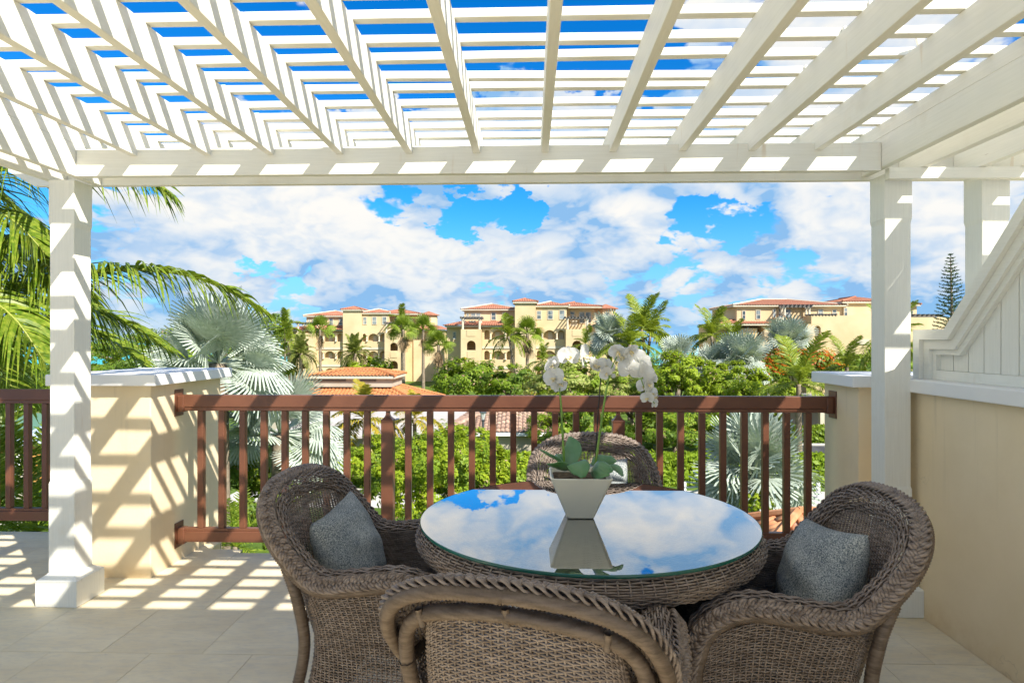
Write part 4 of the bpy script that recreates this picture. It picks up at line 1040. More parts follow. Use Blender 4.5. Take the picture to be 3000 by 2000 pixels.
def villa():
    t = thing('villa', 'x', 'apartment building', (0, 0, 0)); B = lambda: MB()
    Zg = GZ - .3
    wall = lambda x0, x1, y0, y1, d0, d1, n='wall', m='far_wall': MB().box(bx(x0), bx(x1), d0, d1, bz(y1) if y1 < 1500 else Zg, bz(y0)).build(n, M[m], t, local=True)
    wall(25, 1715, 482, 2000, .85, 15.0, m='far_in')
    wall(165, 850, 318, 481, 3.6, 13.5); wall(846, 1130, 296, 512, .3, 13.4); wall(1131, 1398, 304, 481, 2.6, 13.3)
    wall(1399, 1440, 318, 481, 4.2, 12.); 
    # octagonal end bay
    c, r = bx(1522), 1.62
    MB().lathe([(r, bz(482)), (r, bz(312))], (c, 5.2), 8, R(22.5)).build('bay', M['far_wall'], t, local=True)
    rb = MB(); rb.lathe([(r + .45, bz(314)), (r + .45, bz(308)), (.05, bz(266))], (c, 5.2), 8, R(22.5)); rb.build('bay_roof', M['terracotta'], t, local=True)
    # towers
    wall(655, 845, 264, 2000, -.8, 6.0, 'stair_tower')
    hip_roof(t, bx(655), bx(845), -.8, 3.4, bz(264), .55, 'terracotta', .35)
    hip_roof(t, bx(165), bx(660), 3.6, 12.5, bz(318), 1.0, 'terracotta', .5, rid='far_trim'); hip_roof(t, bx(846), bx(1130), .3, 12.4, bz(296), .72, 'terracotta', .4, rid='far_trim')
    hip_roof(t, bx(1000), bx(1440), 1.2, 12.35, bz(302), .86, 'terracotta', .4)
    # lean-to roofs over the lower wings
    for (x0, x1) in ((12, 650), (1385, 1722)):
        za, zb_ = bz(478), bz(432); X0, X1 = bx(x0), bx(x1)
        MB().box(X0, X1, -.55, 3.6, za - .25, za - .02).build('eave', M['far_trim'], t, local=True)
        m_ = MB(); tile_face(m_, (X0 - .3, -.8, za), (X1 + .3, -.8, za), (X1 - 1.4 if x1 > 1000 else X1 + .3, 3.7, zb_), (X0 + 2.2, 3.7, zb_)); tile_face(m_, (X1 + .3, -.8, za), (X1 + .3, 12, za), (X1 - 1.5, 9, zb_), (X1 - 1.5, 3.7, zb_)); tile_face(m_, (X0 - .3, 12, za), (X0 - .3, -.8, za), (X0 + 2.2, 3.7, zb_), (X0 + 2.2, 9, zb_))
        m_.build('lower_roof', M['terracotta'], t, local=True, kind='stuff')
    wall(20, 164, 482, 2000, .6, 4.1); wall(1400, 1712, 482, 2000, .6, 4.1)
    window(t, bx(82), bx(104), bz(600), bz(540), .58)
    # balcony towers with arched openings
    for (x0, x1, a, b) in ((166, 350, 220, 301), (1116, 1325, 1173, 1258)):
        X0, X1 = bx(x0), bx(x1)
        for (ys, yt, yb) in ((596, 604, 716), (790, 797, 905), (985, 990, 1100)):
            m_ = MB(); arch_panel(m_, X0, X1, bz(yb), bz(yt), bx(a), bx(b), bz(min(yb, yt + 100)), -1.6, .4); m_.build('arch_wall', M['far_wall'], t, local=True)
            MB().box(bx(a) + .1, bx(b) - .1, -1.68, -1.602, bz(yt + 172), bz(yt + 112)).build('panel', M['far_wall'], t, local=True)
        MB().box(X0, X1, -1.6, -1.2, bz(603.5), bz(515)).build('parapet', M['far_wall'], t, local=True)
        MB().box(bx(a), bx(b), -1.66, -1.602, bz(578), bz(520)).build('panel', M['far_wall'], t, local=True)
        for yy in (716.5, 905.5): MB().box(X0, X1, -1.6, -1.2, bz(yy + 80), bz(yy)).build('parapet', M['far_wall'], t, local=True)
        MB().box(X0, X0 + .4, -1.2, 4.2, Zg, bz(515)).build('side_wall', M['far_wall'], t, local=True)
        m2 = MB(); m2.box(X1 - .4, X1, -1.19, 4.2, Zg, bz(515.5)); m2.build('side_wall', M['far_wall'], t, local=True)
        for ys in (596, 790): MB().box(X0 + .4, X1 - .4, -1.2, 4.2, bz(ys + 6), bz(ys)).build('slab', M['far_wall'], t, local=True)
        roof_pergola(t, X0 + .05, X1 - .05, -1.5, 1.6, bz(514), bz(420))
        MB().box(X0 + .9, X0 + 1.9, 1.9, 2.0, bz(514), bz(430)).build('door', M['far_trim'], t, local=True)
    # arcaded loggias
    def loggia(x0, x1, ops):
        X0, X1 = bx(x0), bx(x1)
        for (yt, yb) in ((508, 606), (696, 792), (882, 980)):
            eds = [x0] + [(ops[i][1] + ops[i + 1][0]) / 2 for i in range(len(ops) - 1)] + [x1]
            for (a, b), e0, e1 in zip(ops, eds, eds[1:]):
                m_ = MB(); arch_panel(m_, bx(e0), bx(e1), bz(yb) + .001, bz(yt), bx(a), bx(b), bz(yb), .0, .35); m_.build('arch_wall', M['far_wall'], t, local=True)
            MB().box(X0, X1, -.06, .28, bz(yb + 60), bz(yb)).build('balcony_parapet', M['far_wall'], t, local=True)
            MB().box(X0, X1, -.12, 4.2, bz(yb + 86), bz(yb + 61)).build('slab', M['far_trim'], t, local=True)
            for (a, b), (c_, d) in zip(ops, ops[1:]): MB().lathe([(.2, bz(yb) - .0), (.13, bz(yb) + .15), (.12, bz(yb) + .9), (.22, bz(yb) + 1.05)], (bx((b + c_) / 2), -.2), 8).build('column', M['far_trim'], t, local=True)
    loggia(352, 654, [(372, 420), (440, 556), (578, 640)]); loggia(847, 1114, [(856, 892), (915, 1029), (1046, 1108)])
    for xx in (470, 610, 960, 1060):
        for yy in (606, 792): MB().box(bx(xx), bx(xx + 40), .79, .84, bz(yy + 40), bz(yy - 70)).build('door', M['far_trim'], t, local=True)
    for (x0, x1, y0, y1, d) in ((190, 206, 362, 402, 3.58), (232, 275, 360, 402, 3.58), (276, 318, 360, 402, 3.58), (426, 464, 352, 418, 3.58), (536, 572, 352, 420, 3.58), (858, 892, 346, 418, .28), (960, 1000, 344, 418, .28), (1068, 1108, 342, 418, .28), (1172, 1210, 346, 408, 2.58), (1258, 1302, 352, 450, 2.58), (1318, 1362, 352, 450, 2.58)):
        window(t, bx(x0), bx(x1), bz(y1), bz(y0), d)
    window(t, bx(1508), bx(1540), bz(424), bz(352), 5.2 - r * .93)
    return t
vb = villa(); vb.location = (atY(1300 + 750 / 3.136, 997, 96).x, 96, 0)
tag(vb, 'cream four storey apartment villa behind the orchid, nearest the strip of sea', 'apartment building', 'cream apartment villas with red tile roofs')
va = copy_tree(vb); va.location = (atY(1034, 997, 112).x, 112, -.35); va['label'] = 'cream apartment villa behind the long fringe palms, farthest from the boarded parapet'

# third villa, seen from its corner
def villa_c():
    o = atY(2300, 997, 84); t = thing('villa', 'cream apartment villa behind the silver palms beside the right pergola post', 'apartment building', (o.x, o.y, 0), 'cream apartment villas with red tile roofs')
    K = 84 / FPX / 2.24
    cx = lambda x: (2000 + x / 2.24 - 2300) * 84 / FPX; cz = lambda y: EYE + (HZ - 700 - y / 2.24) * 84 / FPX
    wall = lambda x0, x1, y0, y1, d0, d1, n='wall', m='far_wall': MB().box(cx(x0), cx(x1), d0, d1, cz(y1) if y1 < 1500 else GZ - .3, cz(y0)).build(n, M[m], t, local=True)
    wall(400, 660, 432, 540, 2.4, 14); wall(661, 1100, 430, 640, 2.5, 14); wall(1101, 1400, 410, 2000, 2.2, 13.8); wall(1401, 1600, 428, 2000, 3.0, 13)
    wall(285, 560, 560, 2000, 5.0, 13, m='far_in'); wall(410, 520, 585, 2000, 1.5, 5.0, m='far_in'); wall(561, 830, 565, 2000, 1.2, 12)
    wall(830, 1400, 505, 2000, -.5, 2.1, 'terrace_wall'); wall(1401, 1790, 515, 2000, .5, 2.9, 'terrace_wall')
    wall(440, 600, 660, 712, .3, 5.0, 'balcony_parapet'); wall(430, 600, 713, 730, .3, 5, 'slab')
    m_ = MB(); arch_panel(m_, cx(795), cx(892), GZ, cz(560), cx(838), cx(878), cz(720), -1.0, .4); m_.build('arch_wall', M['far_wall'], t, local=True)
    m_ = MB(); arch_panel(m_, cx(1470), cx(1540), GZ, cz(640), cx(1488), cx(1512), cz(730), .1, .3); m_.build('arch_wall', M['far_wall'], t, local=True)
    wall(1118, 1196, 658, 690, -.62, -.51, 'balcony_parapet', 'far_trim')
    hip_roof(t, cx(390), cx(1100), 2.4, 13, cz(430), 1.05, 'terracotta', .45, rid='far_trim'); hip_roof(t, cx(1101), cx(1400), 2.2, 12.8, cz(408), .8, 'terracotta', .4); hip_roof(t, cx(1401), cx(1600), 3.0, 12, cz(425), .6, 'terracotta', .4)
    hip_roof(t, cx(285), cx(780), 1.2, 7.5, cz(556), .75, 'terracotta', .5)
    for (x0, x1, y0, y1, d) in ((438, 455, 470, 524, 2.38), (528, 554, 466, 520, 2.38), (640, 655, 458, 508, 2.38), (680, 702, 458, 512, 2.48), (722, 757, 460, 510, 2.48), (940, 968, 460, 502, 2.48), (1034, 1058, 462, 502, 2.48), (1103, 1122, 452, 502, 2.18), (1490, 1530, 468, 500, 2.98), (1532, 1572, 468, 500, 2.98)): window(t, cx(x0), cx(x1), cz(y1), cz(y0), d, .07)
    roof_pergola(t, cx(850), cx(985), -.3, 1.8, cz(580), cz(512)); roof_pergola(t, cx(1490), cx(1690), .7, 2.6, cz(575), cz(512)); roof_pergola(t, cx(680), cx(860), .9, 2.3, cz(500), cz(448))
villa_c()

# ------------------------------------------------------------------ low houses between the trees
def box_px(t, x0, x1, y0, y1, Y, d0, d1, name, m):
    a, b = atY(x0, y1, Y), atY(x1, y0, Y); o = t.location
    return MB().box(a.x - o.x, b.x - o.x, Y + d0 - o.y, Y + d1 - o.y, a.z - o.z, b.z - o.z).build(name, M[m], t, local=True)
o = atY(1010, 997, 50); pv = thing('pavilion', 'low pavilion with bright orange tiled roofs and louvred clerestory behind the railing', 'house', (o.x, 50, GZ))
q = lambda px: atY(px, 997, 50).x - o.x; qz = lambda py: atY(1010, py, 50).z - GZ
MB().box(q(780), q(1225), 0, 9, 0, qz(1196)).build('wall', M['white_wall'], pv, local=True)
hip_roof(pv, q(780), q(1235), 0, 9.5, qz(1192), qz(1120) - qz(1192), 'orange_tile', .5, .30, 5)
MB().box(q(885), q(1128), 2.6, 6.6, qz(1140), qz(1108)).build('clerestory', M['white_wall'], pv, local=True)
for a_, b_ in ((900, 985), (1030, 1078), (860, 888)): MB().box(q(a_), q(b_), 2.52, 2.59, qz(1122), qz(1115)).build('louvre', M['timber'], pv, local=True)
hip_roof(pv, q(885), q(1128), 2.6, 6.6, qz(1106), qz(1089) - qz(1106), 'orange_tile', .35, .30, 3)
o = atY(1060, 997, 38); wh = thing('white_house', 'low cream house with a pale flat roof behind the yellow palm', 'house', (o.x, 38, GZ))
q = lambda px: atY(px, 997, 38).x - o.x; qz = lambda py: atY(1010, py, 38).z - GZ
MB().box(q(800), q(1325), .5, 9, 0, qz(1288)).build('wall', M['white_wall'], wh, local=True)
MB().prism([(0, qz(1284)), (0, qz(1278)), (9.5, qz(1278) + .75), (9.5, qz(1284))], q(770), q(1335), 'x').build('roof', M['white_roof'], wh, local=True)
MB().box(q(1130), q(1160), 4, 5, qz(1278) + .3, qz(1278) + 1.1).build('chimney', M['white_wall'], wh, local=True)
for a_, b_ in ((1003, 1012), (1022, 1031), (1176, 1188)): window(wh, q(a_), q(b_), qz(1330), qz(1300), .48, .05)
o = atY(1445, 997, 38.5); ph = thing('tiled_house', 'cream house with weathered pink barrel tiled roof behind the street lamp', 'house', (o.x, 38.5, GZ))
q = lambda px: atY(px, 997, 38.5).x - o.x; qz = lambda py: atY(1010, py, 38.5).z - GZ
MB().box(q(1335), q(1640), 0, 8, 0, qz(1266)).build('wall', M['white_wall'], ph, local=True)
MB().box(q(1325), q(1650), -.42, -.05, qz(1272), qz(1262)).build('gutter', M['cap'], ph, local=True)
hip_roof(ph, q(1320), q(1650), 0, 8, qz(1262), qz(1145) - qz(1262) - .9, 'pink_tile', .4, .26, 8)
for a_, b_ in ((1336, 1351), (1422, 1436)): window(ph, q(a_), q(b_), qz(1290), qz(1274), -.02, .09, 'cap')

# near tiled roof below the terrace, tile by tile
o = atZ(2330, 1520, -2.2); nr = thing('tiled_pavilion', 'low building with pinkish orange barrel tiled roof just below the railing', 'house', (o.x, o.y, GZ))
zr = -2.05 - GZ
MB().box(-2.2, 2.6, -2.4, 2.0, 0, zr - 1.18).build('wall', M['white_wall'], nr, local=True)
rf = MB().loft([[(-2.7, -2.9, zr - 1.2), (3.1, -2.9, zr - 1.2), (3.1, 2.5, zr - 1.2), (-2.7, 2.5, zr - 1.2)], [(-.02, -.22, zr), (.42, -.22, zr), (.42, -.18, zr), (-.02, -.18, zr)]]).build('roof', M['pink_tile'], nr, local=True)
M['salmon_tile'] = tile_mat('salmon_tiles', (.52, .25, .12), (.60, .33, .18), (.45, .19, .085))
tmb = MB(); ang = [math.pi * i / 5 for i in range(6)]
tmb.loft([[(.095 * math.cos(a), y, .05 * math.sin(a) + lift) for a in ang] + [(.075 * math.cos(a), y, .04 * math.sin(a) + lift) for a in ang[::-1]] for y, lift in ((0, .03), (.42, 0.))]); tile_m = tmb.mesh('tile', M['salmon_tile'], True)
def lay(A, B, apexL, apexR, most=300):
    A, B, aL, aR = map(Vector, (A, B, apexL, apexR)); u = (B - A).normalized(); n = u.cross(aL - A).normalized(); n = n if n.z > 0 else -n; w = n.cross(u); w = w if w.z > 0 else -w
    Lw = (B - A).length; H = (aL - A).dot(w); du, cu = (aL - A).dot(u), (aR - A).dot(u); Rm = Matrix((u, w, n)).transposed().to_4x4()
    for i in range(int(Lw / .2)):
        qx = (i + .5) * .2; top = H * min(1, qx / du, (Lw - qx) / max(.01, Lw - cu))
        for r_ in range(int(top / .36)):
            o_ = link('tile', tile_m, rf, True); o_.matrix_basis = Matrix.Translation(A + u * qx + w * (r_ * .36 + .02) + n * .012) @ Rm
E1, E2, E3, E4 = (-2.75, -2.95, zr - 1.2), (3.15, -2.95, zr - 1.2), (3.15, 2.55, zr - 1.2), (-2.75, 2.55, zr - 1.2)
lay(E1, E2, (-.02, -.22, zr), (.42, -.22, zr)); lay(E4, E1, (-.02, -.2, zr), (-.02, -.2, zr))
rb = MB()
for p_ in (E1, E4): rb.tube([Vector(p_) + Vector((0, 0, .06)), (-.02, -.2, zr + .06)], .09, 7)
for p_ in (E2, E3): rb.tube([Vector(p_) + Vector((0, 0, .06)), (.42, -.2, zr + .06)], .09, 7)
rb.tube([(-.02, -.2, zr + .06), (.42, -.2, zr + .06)], .1, 7); rb.build('ridge_tiles', M['salmon_tile'], rf, local=True, kind='stuff')

# huts behind the left railing
o = atY(60, 997, 30); hu = thing('green_roofed_hut', 'hut with a green metal roof behind the short railing', 'hut', (o.x, 30, GZ))
q = lambda px: atY(px, 997, 30).x - o.x; qz = lambda py: atY(60, py, 30).z - GZ
MB().prism([(-.5, qz(1285)), (-.5, qz(1280)), (3.2, qz(1232)), (3.2, qz(1238))], q(-160), q(112), 'x').build('roof', M['green_roof'], hu, local=True)
MB().box(q(-150), q(60), 1.2, 3.2, 0, qz(1288)).build('wall', M['timber'], hu, local=True)
for x in (q(8), q(18), q(60)): MB().box(x - .08, x + .08, -.2, -.04, 0, qz(1284)).build('post', M['orange_wood'], hu, local=True)
o = atY(100, 997, 28); oh = thing('orange_hut', 'small orange boarded hut with grey-blue metal roof behind the short railing', 'hut', (o.x, 28, GZ))
q = lambda px: atY(px, 997, 28).x - o.x; qz = lambda py: atY(60, py, 28).z - GZ
for i in range(9):
    xa = q(58) + (q(172) - q(58)) * i / 9; xb = q(58) + (q(172) - q(58)) * (i + 1) / 9
    MB().box(xa + .008, xb - .008, 0, .04, 0, qz(1302)).build('plank', M['orange_wood'], oh, local=True)
MB().box(q(58), q(172), .045, 2.4, 0, qz(1302)).build('wall', M['orange_wood'], oh, local=True)
MB().prism([(-.35, qz(1300)), (-.35, qz(1296)), (1.4, qz(1262)), (2.8, qz(1296)), (2.8, qz(1300))], q(44), q(185), 'x').build('roof', M['blue_roof'], oh, local=True)
MB().box(q(42), q(60), -.06, -.01, .3, qz(1308)).build('door', M['cap'], oh, local=True)
o = atY(56, 1390, 24); gp = thing('gate_pillar', 'small cream pillar with pyramid cap beside the hedge behind the short railing', 'pillar', (o.x, 24, GZ))
MB().box(-.19, .19, -.19, .19, 0, o.z - GZ + .35).build('shaft', M['white_wall'], gp, local=True)
z_ = o.z - GZ + .351; MB().loft([[(-.24, -.24, z_), (.24, -.24, z_), (.24, .24, z_), (-.24, .24, z_)], [(-.24, -.24, z_ + .08), (.24, -.24, z_ + .08), (.24, .24, z_ + .08), (-.24, .24, z_ + .08)], [(-.02, -.02, z_ + .24), (.02, -.02, z_ + .24), (.02, .02, z_ + .24), (-.02, .02, z_ + .24)]]).build('cap', M['cap'], gp, local=True)
def lamp(label, px, py, Y, m, s=1.):
    c = atY(px, py, Y); t = thing('street_lamp', label, 'street lamp', (c.x, Y, GZ)); h = c.z - GZ
    MB().lathe([(.14 * s, 0), (.14 * s, .5), (.07 * s, .6), (.05 * s, h - .3 * s), (.09 * s, h - .24 * s), (.04 * s, h - .2 * s)], n=10).build('pole', M[m], t, local=True)
    l = MB().lathe([(.06 * s, h - .2 * s), (.14 * s, h + .12 * s), (.15 * s, h + .13 * s)], n=6).build('lantern', M['lamp_glass'], t, local=True)
    MB().lathe([(.19 * s, h + .131 * s), (.12 * s, h + .24 * s), (.03 * s, h + .27 * s), (.03 * s, h + .33 * s)], n=6).build('lamp_cap', M[m], t, local=True)
lamp('dark street lamp in front of the pink tiled roof', 1415, 1216, 34, 'lamp_metal', 1.1)
lamp('grey street lamp behind the short left railing', 41, 1206, 19, 'grey_metal', .95)
for px, lab in ((2005, 'short white bollard on the forecourt left of the silver palm'), (2397, 'short white bollard on the forecourt close to the shaded pier')):
    c = atY(px, 1440, 29.8); t = thing('bollard', lab, 'bollard', (c.x, 29.8, GZ + .02)); MB().lathe([(.085, 0), (.085, .62), (.07, .68)], n=12).build('shaft', M['cap'], t, local=True)
o = atY(2385, 997, 47); pa = thing('patio_house', 'house with shaded patio and columns beside the road, close to the narrow pier', 'house', (o.x, 47, GZ))
MB().box(-2.6, 3, 1.6, 6, 0, 2.6).build('wall', M['white_wall'], pa, local=True); MB().box(-2.8, 3.2, -.6, 6, 2.601, 2.9).build('roof', M['white_roof'], pa, local=True)
MB().box(-2.6, 3, -.5, 1.59, 0, .35).build('steps', M['paving'], pa, local=True)
for x in (-1.2, .42, 2.2): MB().box(x - .15, x + .15, -.4, -.1, .351, 2.6).build('column', M['far_trim'], pa, local=True)
MB().box(-.6, .2, 1.52, 1.58, .4, 2.2).build('door', M['pane'], pa, local=True)

# ------------------------------------------------------------------ hedges
def hedge(label, x0, x1, Y, d, h, n, leaf='hedge', size=.12, seed=3, gz=GZ, rot=0.):
    rs = np.random.RandomState(seed); w = x1 - x0; t = thing('hedge', label, 'hedge', ((x0 + x1) / 2, Y, gz)); t.rotation_euler.z = rot
    MB().box(-w / 2 + .1, w / 2 - .1, -d / 2 + .12, d / 2 - .12, 0, h - .12).build('core', L['dark'], t, local=True)
    f = rs.rand(n); P = np.stack([(rs.rand(n) - .5) * w, (rs.rand(n) - .5) * d, rs.rand(n) * h], 1)
    top = f < .45; P[top, 2] = h + .05 * np.sin(P[top, 0] * 3) + rs.normal(size=top.sum()) * .05; fr = f > .45; P[fr, 1] = -d / 2 + rs.normal(size=fr.sum()) * .05
    nn = unit(np.where(top[:, None], [0, 0, 1.], [0, -1., .3]) + rs.normal(size=(n, 3)) * .55); a = unit(np.cross(nn, rs.normal(size=(n, 3)))); b = np.cross(nn, a); s = size * (.5 + rs.rand(n, 1))
    V = np.stack([P - a * s, P + b * s * .6, P + a * s, P - b * s * .6], 1).reshape(-1, 3)
    o = link('foliage', np_mesh('foliage', V, np.arange(n * 4).reshape(n, 4), L[leaf]), t, True)
hedge('low clipped front hedge along the pale path', -13, 30, 32.6, 1.2, .45, 9000, seed=3)
hedge('taller clipped hedge behind the low front hedge', -13, 30, 35.0, 1.6, 1.0, 12000, size=.14, seed=4)
hedge('clipped hedge near the gate pillar behind the short railing', -19.5, -15.0, 25.0, 2., 1.3, 4000, seed=6)
hedge('dark hedge beside the asphalt road near the patio house', 17, 40, 46, 1.2, 1.1, 5000, 'mid', seed=7)

# ------------------------------------------------------------------ trees and shrubs
TG = 'leafy trees and shrubs in the gardens'
for i, a_ in enumerate([
    ('bright round tree in front of the farthest villa', 1075, 1095, 84, 68, 50, 'bright', 3200, .26),
    ('dark green round tree in front of the villa behind the orchid', 1365, 1118, 70, 105, 66, 'mid', 5200, .24),
    ('olive green bushy tree left of the orchid flowers', 1490, 1125, 60, 85, 56, 'mid', 4200, .2),
    ('broad pale leaved tree right behind the orchid stems', 1700, 1135, 46, 150, 85, 'light', 7000, .2),
    ('pale leaved low tree under the hanging orchid flower', 1850, 1160, 44, 110, 60, 'light', 4200, .18),
    ('tall lime green shrub below the coconut palms', 1985, 1112, 42, 100, 82, 'lime', 5200, .16),
    ('lime green shrub right of the tall lime shrub', 2120, 1128, 42, 110, 72, 'lime', 5200, .16),
    ('lime green shrub beside the narrow pier', 2250, 1160, 41, 90, 62, 'bright', 4000, .16),
    ('dark leaved shrub wall behind the right balusters', 1980, 1265, 39, 150, 75, 'mid', 6500, .17),
    ('loose green shrub behind the orchid pot', 1690, 1255, 38, 120, 80, 'mid', 5200, .17),
    ('loose shrub behind the balusters near the silver palm', 2200, 1265, 38.5, 120, 75, 'bright', 5200, .16),
    ('big fluffy green shrub filling the balusters left of the table', 1270, 1420, 21, 175, 150, 'bright', 8000, .11),
    ('fluffy shrub right of the big fluffy shrub', 1440, 1440, 21.5, 130, 150, 'bright', 5500, .11),
    ('leafy shrub in front of the white house', 1100, 1345, 31, 110, 65, 'bright', 5000, .13),
    ('leafy shrub beside the pink tiled house', 1350, 1310, 33, 120, 60, 'bright', 5000, .13),
    ('dense dark shrub behind the left balusters', 690, 1480, 17, 130, 160, 'mid', 8000, .09),
    ('shrub beside the left end of the long railing', 860, 1400, 24, 110, 90, 'bright', 5000, .12),
    ('green tree behind the palm leaves on the left', 120, 1190, 36, 190, 75, 'mid', 6000, .18),
    ('green tree behind the silver palm', 420, 1090, 48, 260, 85, 'dark', 7000, .24),
    ('green tree at the foot of the right villa', 2560, 1090, 70, 170, 60, 'mid', 5000, .26),
    ('small bright tree left of the date palm', 840, 1085, 86, 30, 22, 'bright', 1200, .24),
    ('dark tree between the two left villas', 1320, 1010, 118, 26, 40, 'dark', 1500, .3),
    ('dark tree behind the far left villa', 815, 970, 130, 60, 50, 'dark', 2000, .35),
    ('tree left of the villas behind the palm leaves', 640, 1040, 105, 110, 60, 'mid', 3500, .32),
    ('dark tree filling the gap left of the farthest villa', 750, 1022, 122, 100, 50, 'mid', 3400, .32),
    ('dark tree line far behind the left end of the short railing', 60, 1020, 120, 150, 60, 'dark', 3500, .34),
    ('dark tree far behind the broad pier', 330, 1015, 125, 170, 60, 'mid', 3500, .34),
    ('dark tree far behind the silver palm beside the pier', 560, 1010, 128, 120, 62, 'dark', 3000, .34),
    ('low shrub under the silver palm on the forecourt', 2215, 1470, 22, 45, 32, 'lime', 1500, .08)]):
    lab, px, py, Y, rx, ry, k, n, s = a_
    tree('leafy_tree' if 'tree' in lab.split(' ') or 'tree' in lab else 'shrub', lab, px, py, Y, rx, ry, k, n, s, 'tree' if 'tree' in lab else 'shrub', TG, seed=20 + i, clumps=70 if n > 4500 else 45, clump_r=.24)
tree('flame_tree', 'flame tree with orange red blossom in front of the right villa', 2330, 1075, 56, 115, 52, 'mid', 6000, .2, 'tree', None, 71, mats='flower', frac=.5)
tree('flame_tree', 'low flame tree with orange blossom below the silver palm near the right villa', 2235, 1095, 52, 60, 45, 'mid', 3600, .18, 'tree', None, 72, mats='flower', frac=.4)
PG_ = 'palms in the gardens'
for a_ in [
    ('fan_palm', 'fan palm with a long dry skirt left of the pale gap between the villas', 'fan', 1182, 965, 80, 26, 1.25, 3, 26),
    ('fan_palm', 'fan palm standing behind the other two fringe palms', 'fan', 1240, 965, 84, 24, 1.3, 4, 10),
    ('fan_palm', 'shaggy fan palm with brown skirt left of the villa behind the orchid', 'fan', 1285, 1010, 76, 26, 1.2, 5, 30),
    ('fan_palm', 'fan palm in front of the farthest villa, left of the date palm with pale fronds', 'fan', 938, 965, 92, 24, 1.35, 6, 12),
    ('fan_palm', 'fan palm with hanging skirt in front of the stair tower left of the orchid', 'fan', 1545, 975, 76, 28, 1.35, 7, 24)]:
    palm(a_[0], a_[1], a_[2], a_[3], a_[4], a_[5], a_[6], a_[7], PG_, seed=a_[8], skirt=a_[9], trunk_r=.2, up=(-30, 80))
for a_ in [
    ('date_palm', 'round grey green date palm left of the farthest villa', 'date', 882, 1035, 84, 46, 1.0, 11),
    ('date_palm', 'round pale date palm in front of the stair tower of the farthest villa', 'date', 1040, 1035, 84, 50, 1.05, 12)]:
    palm(a_[0], a_[1], a_[2], a_[3], a_[4], a_[5], a_[6], a_[7], PG_, seed=a_[8], trunk_r=.28, up=(-55, 80))
for i, a_ in enumerate([
    ('coconut palm leaning beside the shaggy fan palm in front of the stair tower', 1490, 985, 74, 16, .78, 1.5), ('tall coconut palm left of the fan palm with long dry skirt', 1178, 945, 86, 14, .75, 0),
    ('coconut palm behind the silver palm close to the strip of sea', 1880, 965, 62, 22, 1.05, 1.), ('coconut palm left of the strip of sea, farther of its pair', 1905, 985, 66, 20, 1.0, -1.),
    ('coconut palm in the group right of the orchid flowers', 1845, 1010, 58, 18, .9, 0.), ('young coconut palm between the villa arches and the orchid', 1590, 1060, 62, 14, .55, 0.),
    ('coconut palm right of the strip of sea', 2085, 985, 60, 22, .88, .8), ('coconut palm between the sea and the right villa', 2150, 1005, 62, 18, .75, 0.), ('small coconut palm behind the lone orchid stem', 1715, 1010, 66, 14, .6, 0.),
    ('coconut palm right of the flame tree', 2480, 1075, 48, 16, .7, .5), ('coconut palm beside the right post in front of the villa', 2610, 1000, 44, 16, .75, 0.), ('leaning coconut palm in front of the narrow pier', 2340, 1125, 36, 18, .85, 0.),
    ('slender palm left of the farthest villa', 835, 960, 100, 14, .9, 0.), ('coconut palm at the left edge of the farthest villa', 845, 1000, 94, 14, .8, 0.)]):
    palm('coconut_palm', a_[0], 'coco', a_[1], a_[2], a_[3], a_[4], a_[5], PG_, seed=40 + i, lean=a_[6], trunk_r=.17, up=(-45, 70))
palm('coconut_palm', 'yellowing coconut palm behind the balusters', 'yellow', 1068, 1228, 33, 18, .72, PG_, seed=60, trunk_r=.13, up=(-50, 65))
palm('coconut_palm', 'second yellowing coconut palm right of the first one', 'yellow', 1215, 1225, 35, 14, .62, PG_, seed=61, trunk_r=.12, up=(-45, 65))
SG = 'silver fan palms'
for i, a_ in enumerate([
    ('big silver fan palm right of the broad stucco pier', 640, 1065, 15, 40, .88, .26, (-55, 75)), ('silver fan palm low behind the left balusters', 820, 1270, 16.5, 30, .88, .24, (-50, 65)),
    ('silver fan palm beside the villa behind the orchid', 1785, 985, 60, 34, 1.1, .24, (-50, 80)), ('silver fan palm in front of the right villa', 2308, 1010, 58, 36, 1.2, .24, (-45, 80)),
    ('silver fan palm left of the flame trees', 2170, 1062, 46, 34, 1.05, .24, (-45, 80)), ('silver fan palm low beside the strip of sea', 1985, 1050, 52, 26, .9, .22, (-45, 80)),
    ('smaller silver fan palm behind the lime shrubs', 2085, 1075, 48, 26, .85, .22, (-45, 80)), ('large silver fan palm on the forecourt behind the right balusters', 2205, 1390, 24, 40, .95, .24, (-45, 85))]):
    palm('silver_palm', a_[0], 'silver' if a_[3] < 20 else 'silver_small', a_[1], a_[2], a_[3], int(a_[4] * (1 if a_[3] < 20 else 1.9)), a_[5] * (1 if a_[3] < 20 else (1.55 if a_[3] < 30 else 1.32)), SG, seed=80 + i, trunk_r=a_[6], up=a_[7])
for i, a_ in enumerate([('feathery palm below the short railing, nearest the broad pier', 105, 1560, 10.5, 14, .85), ('feathery palm at the edge of the terrace below the short railing', -30, 1520, 9.5, 16, .95), ('small feathery palm at the foot of the broad pier', 690, 1600, 13, 10, .55)]):
    palm('feather_palm', a_[0], 'areca', a_[1], a_[2], a_[3], a_[4], a_[5], PG_, seed=90 + i, trunk_r=.07, up=(-20, 75))

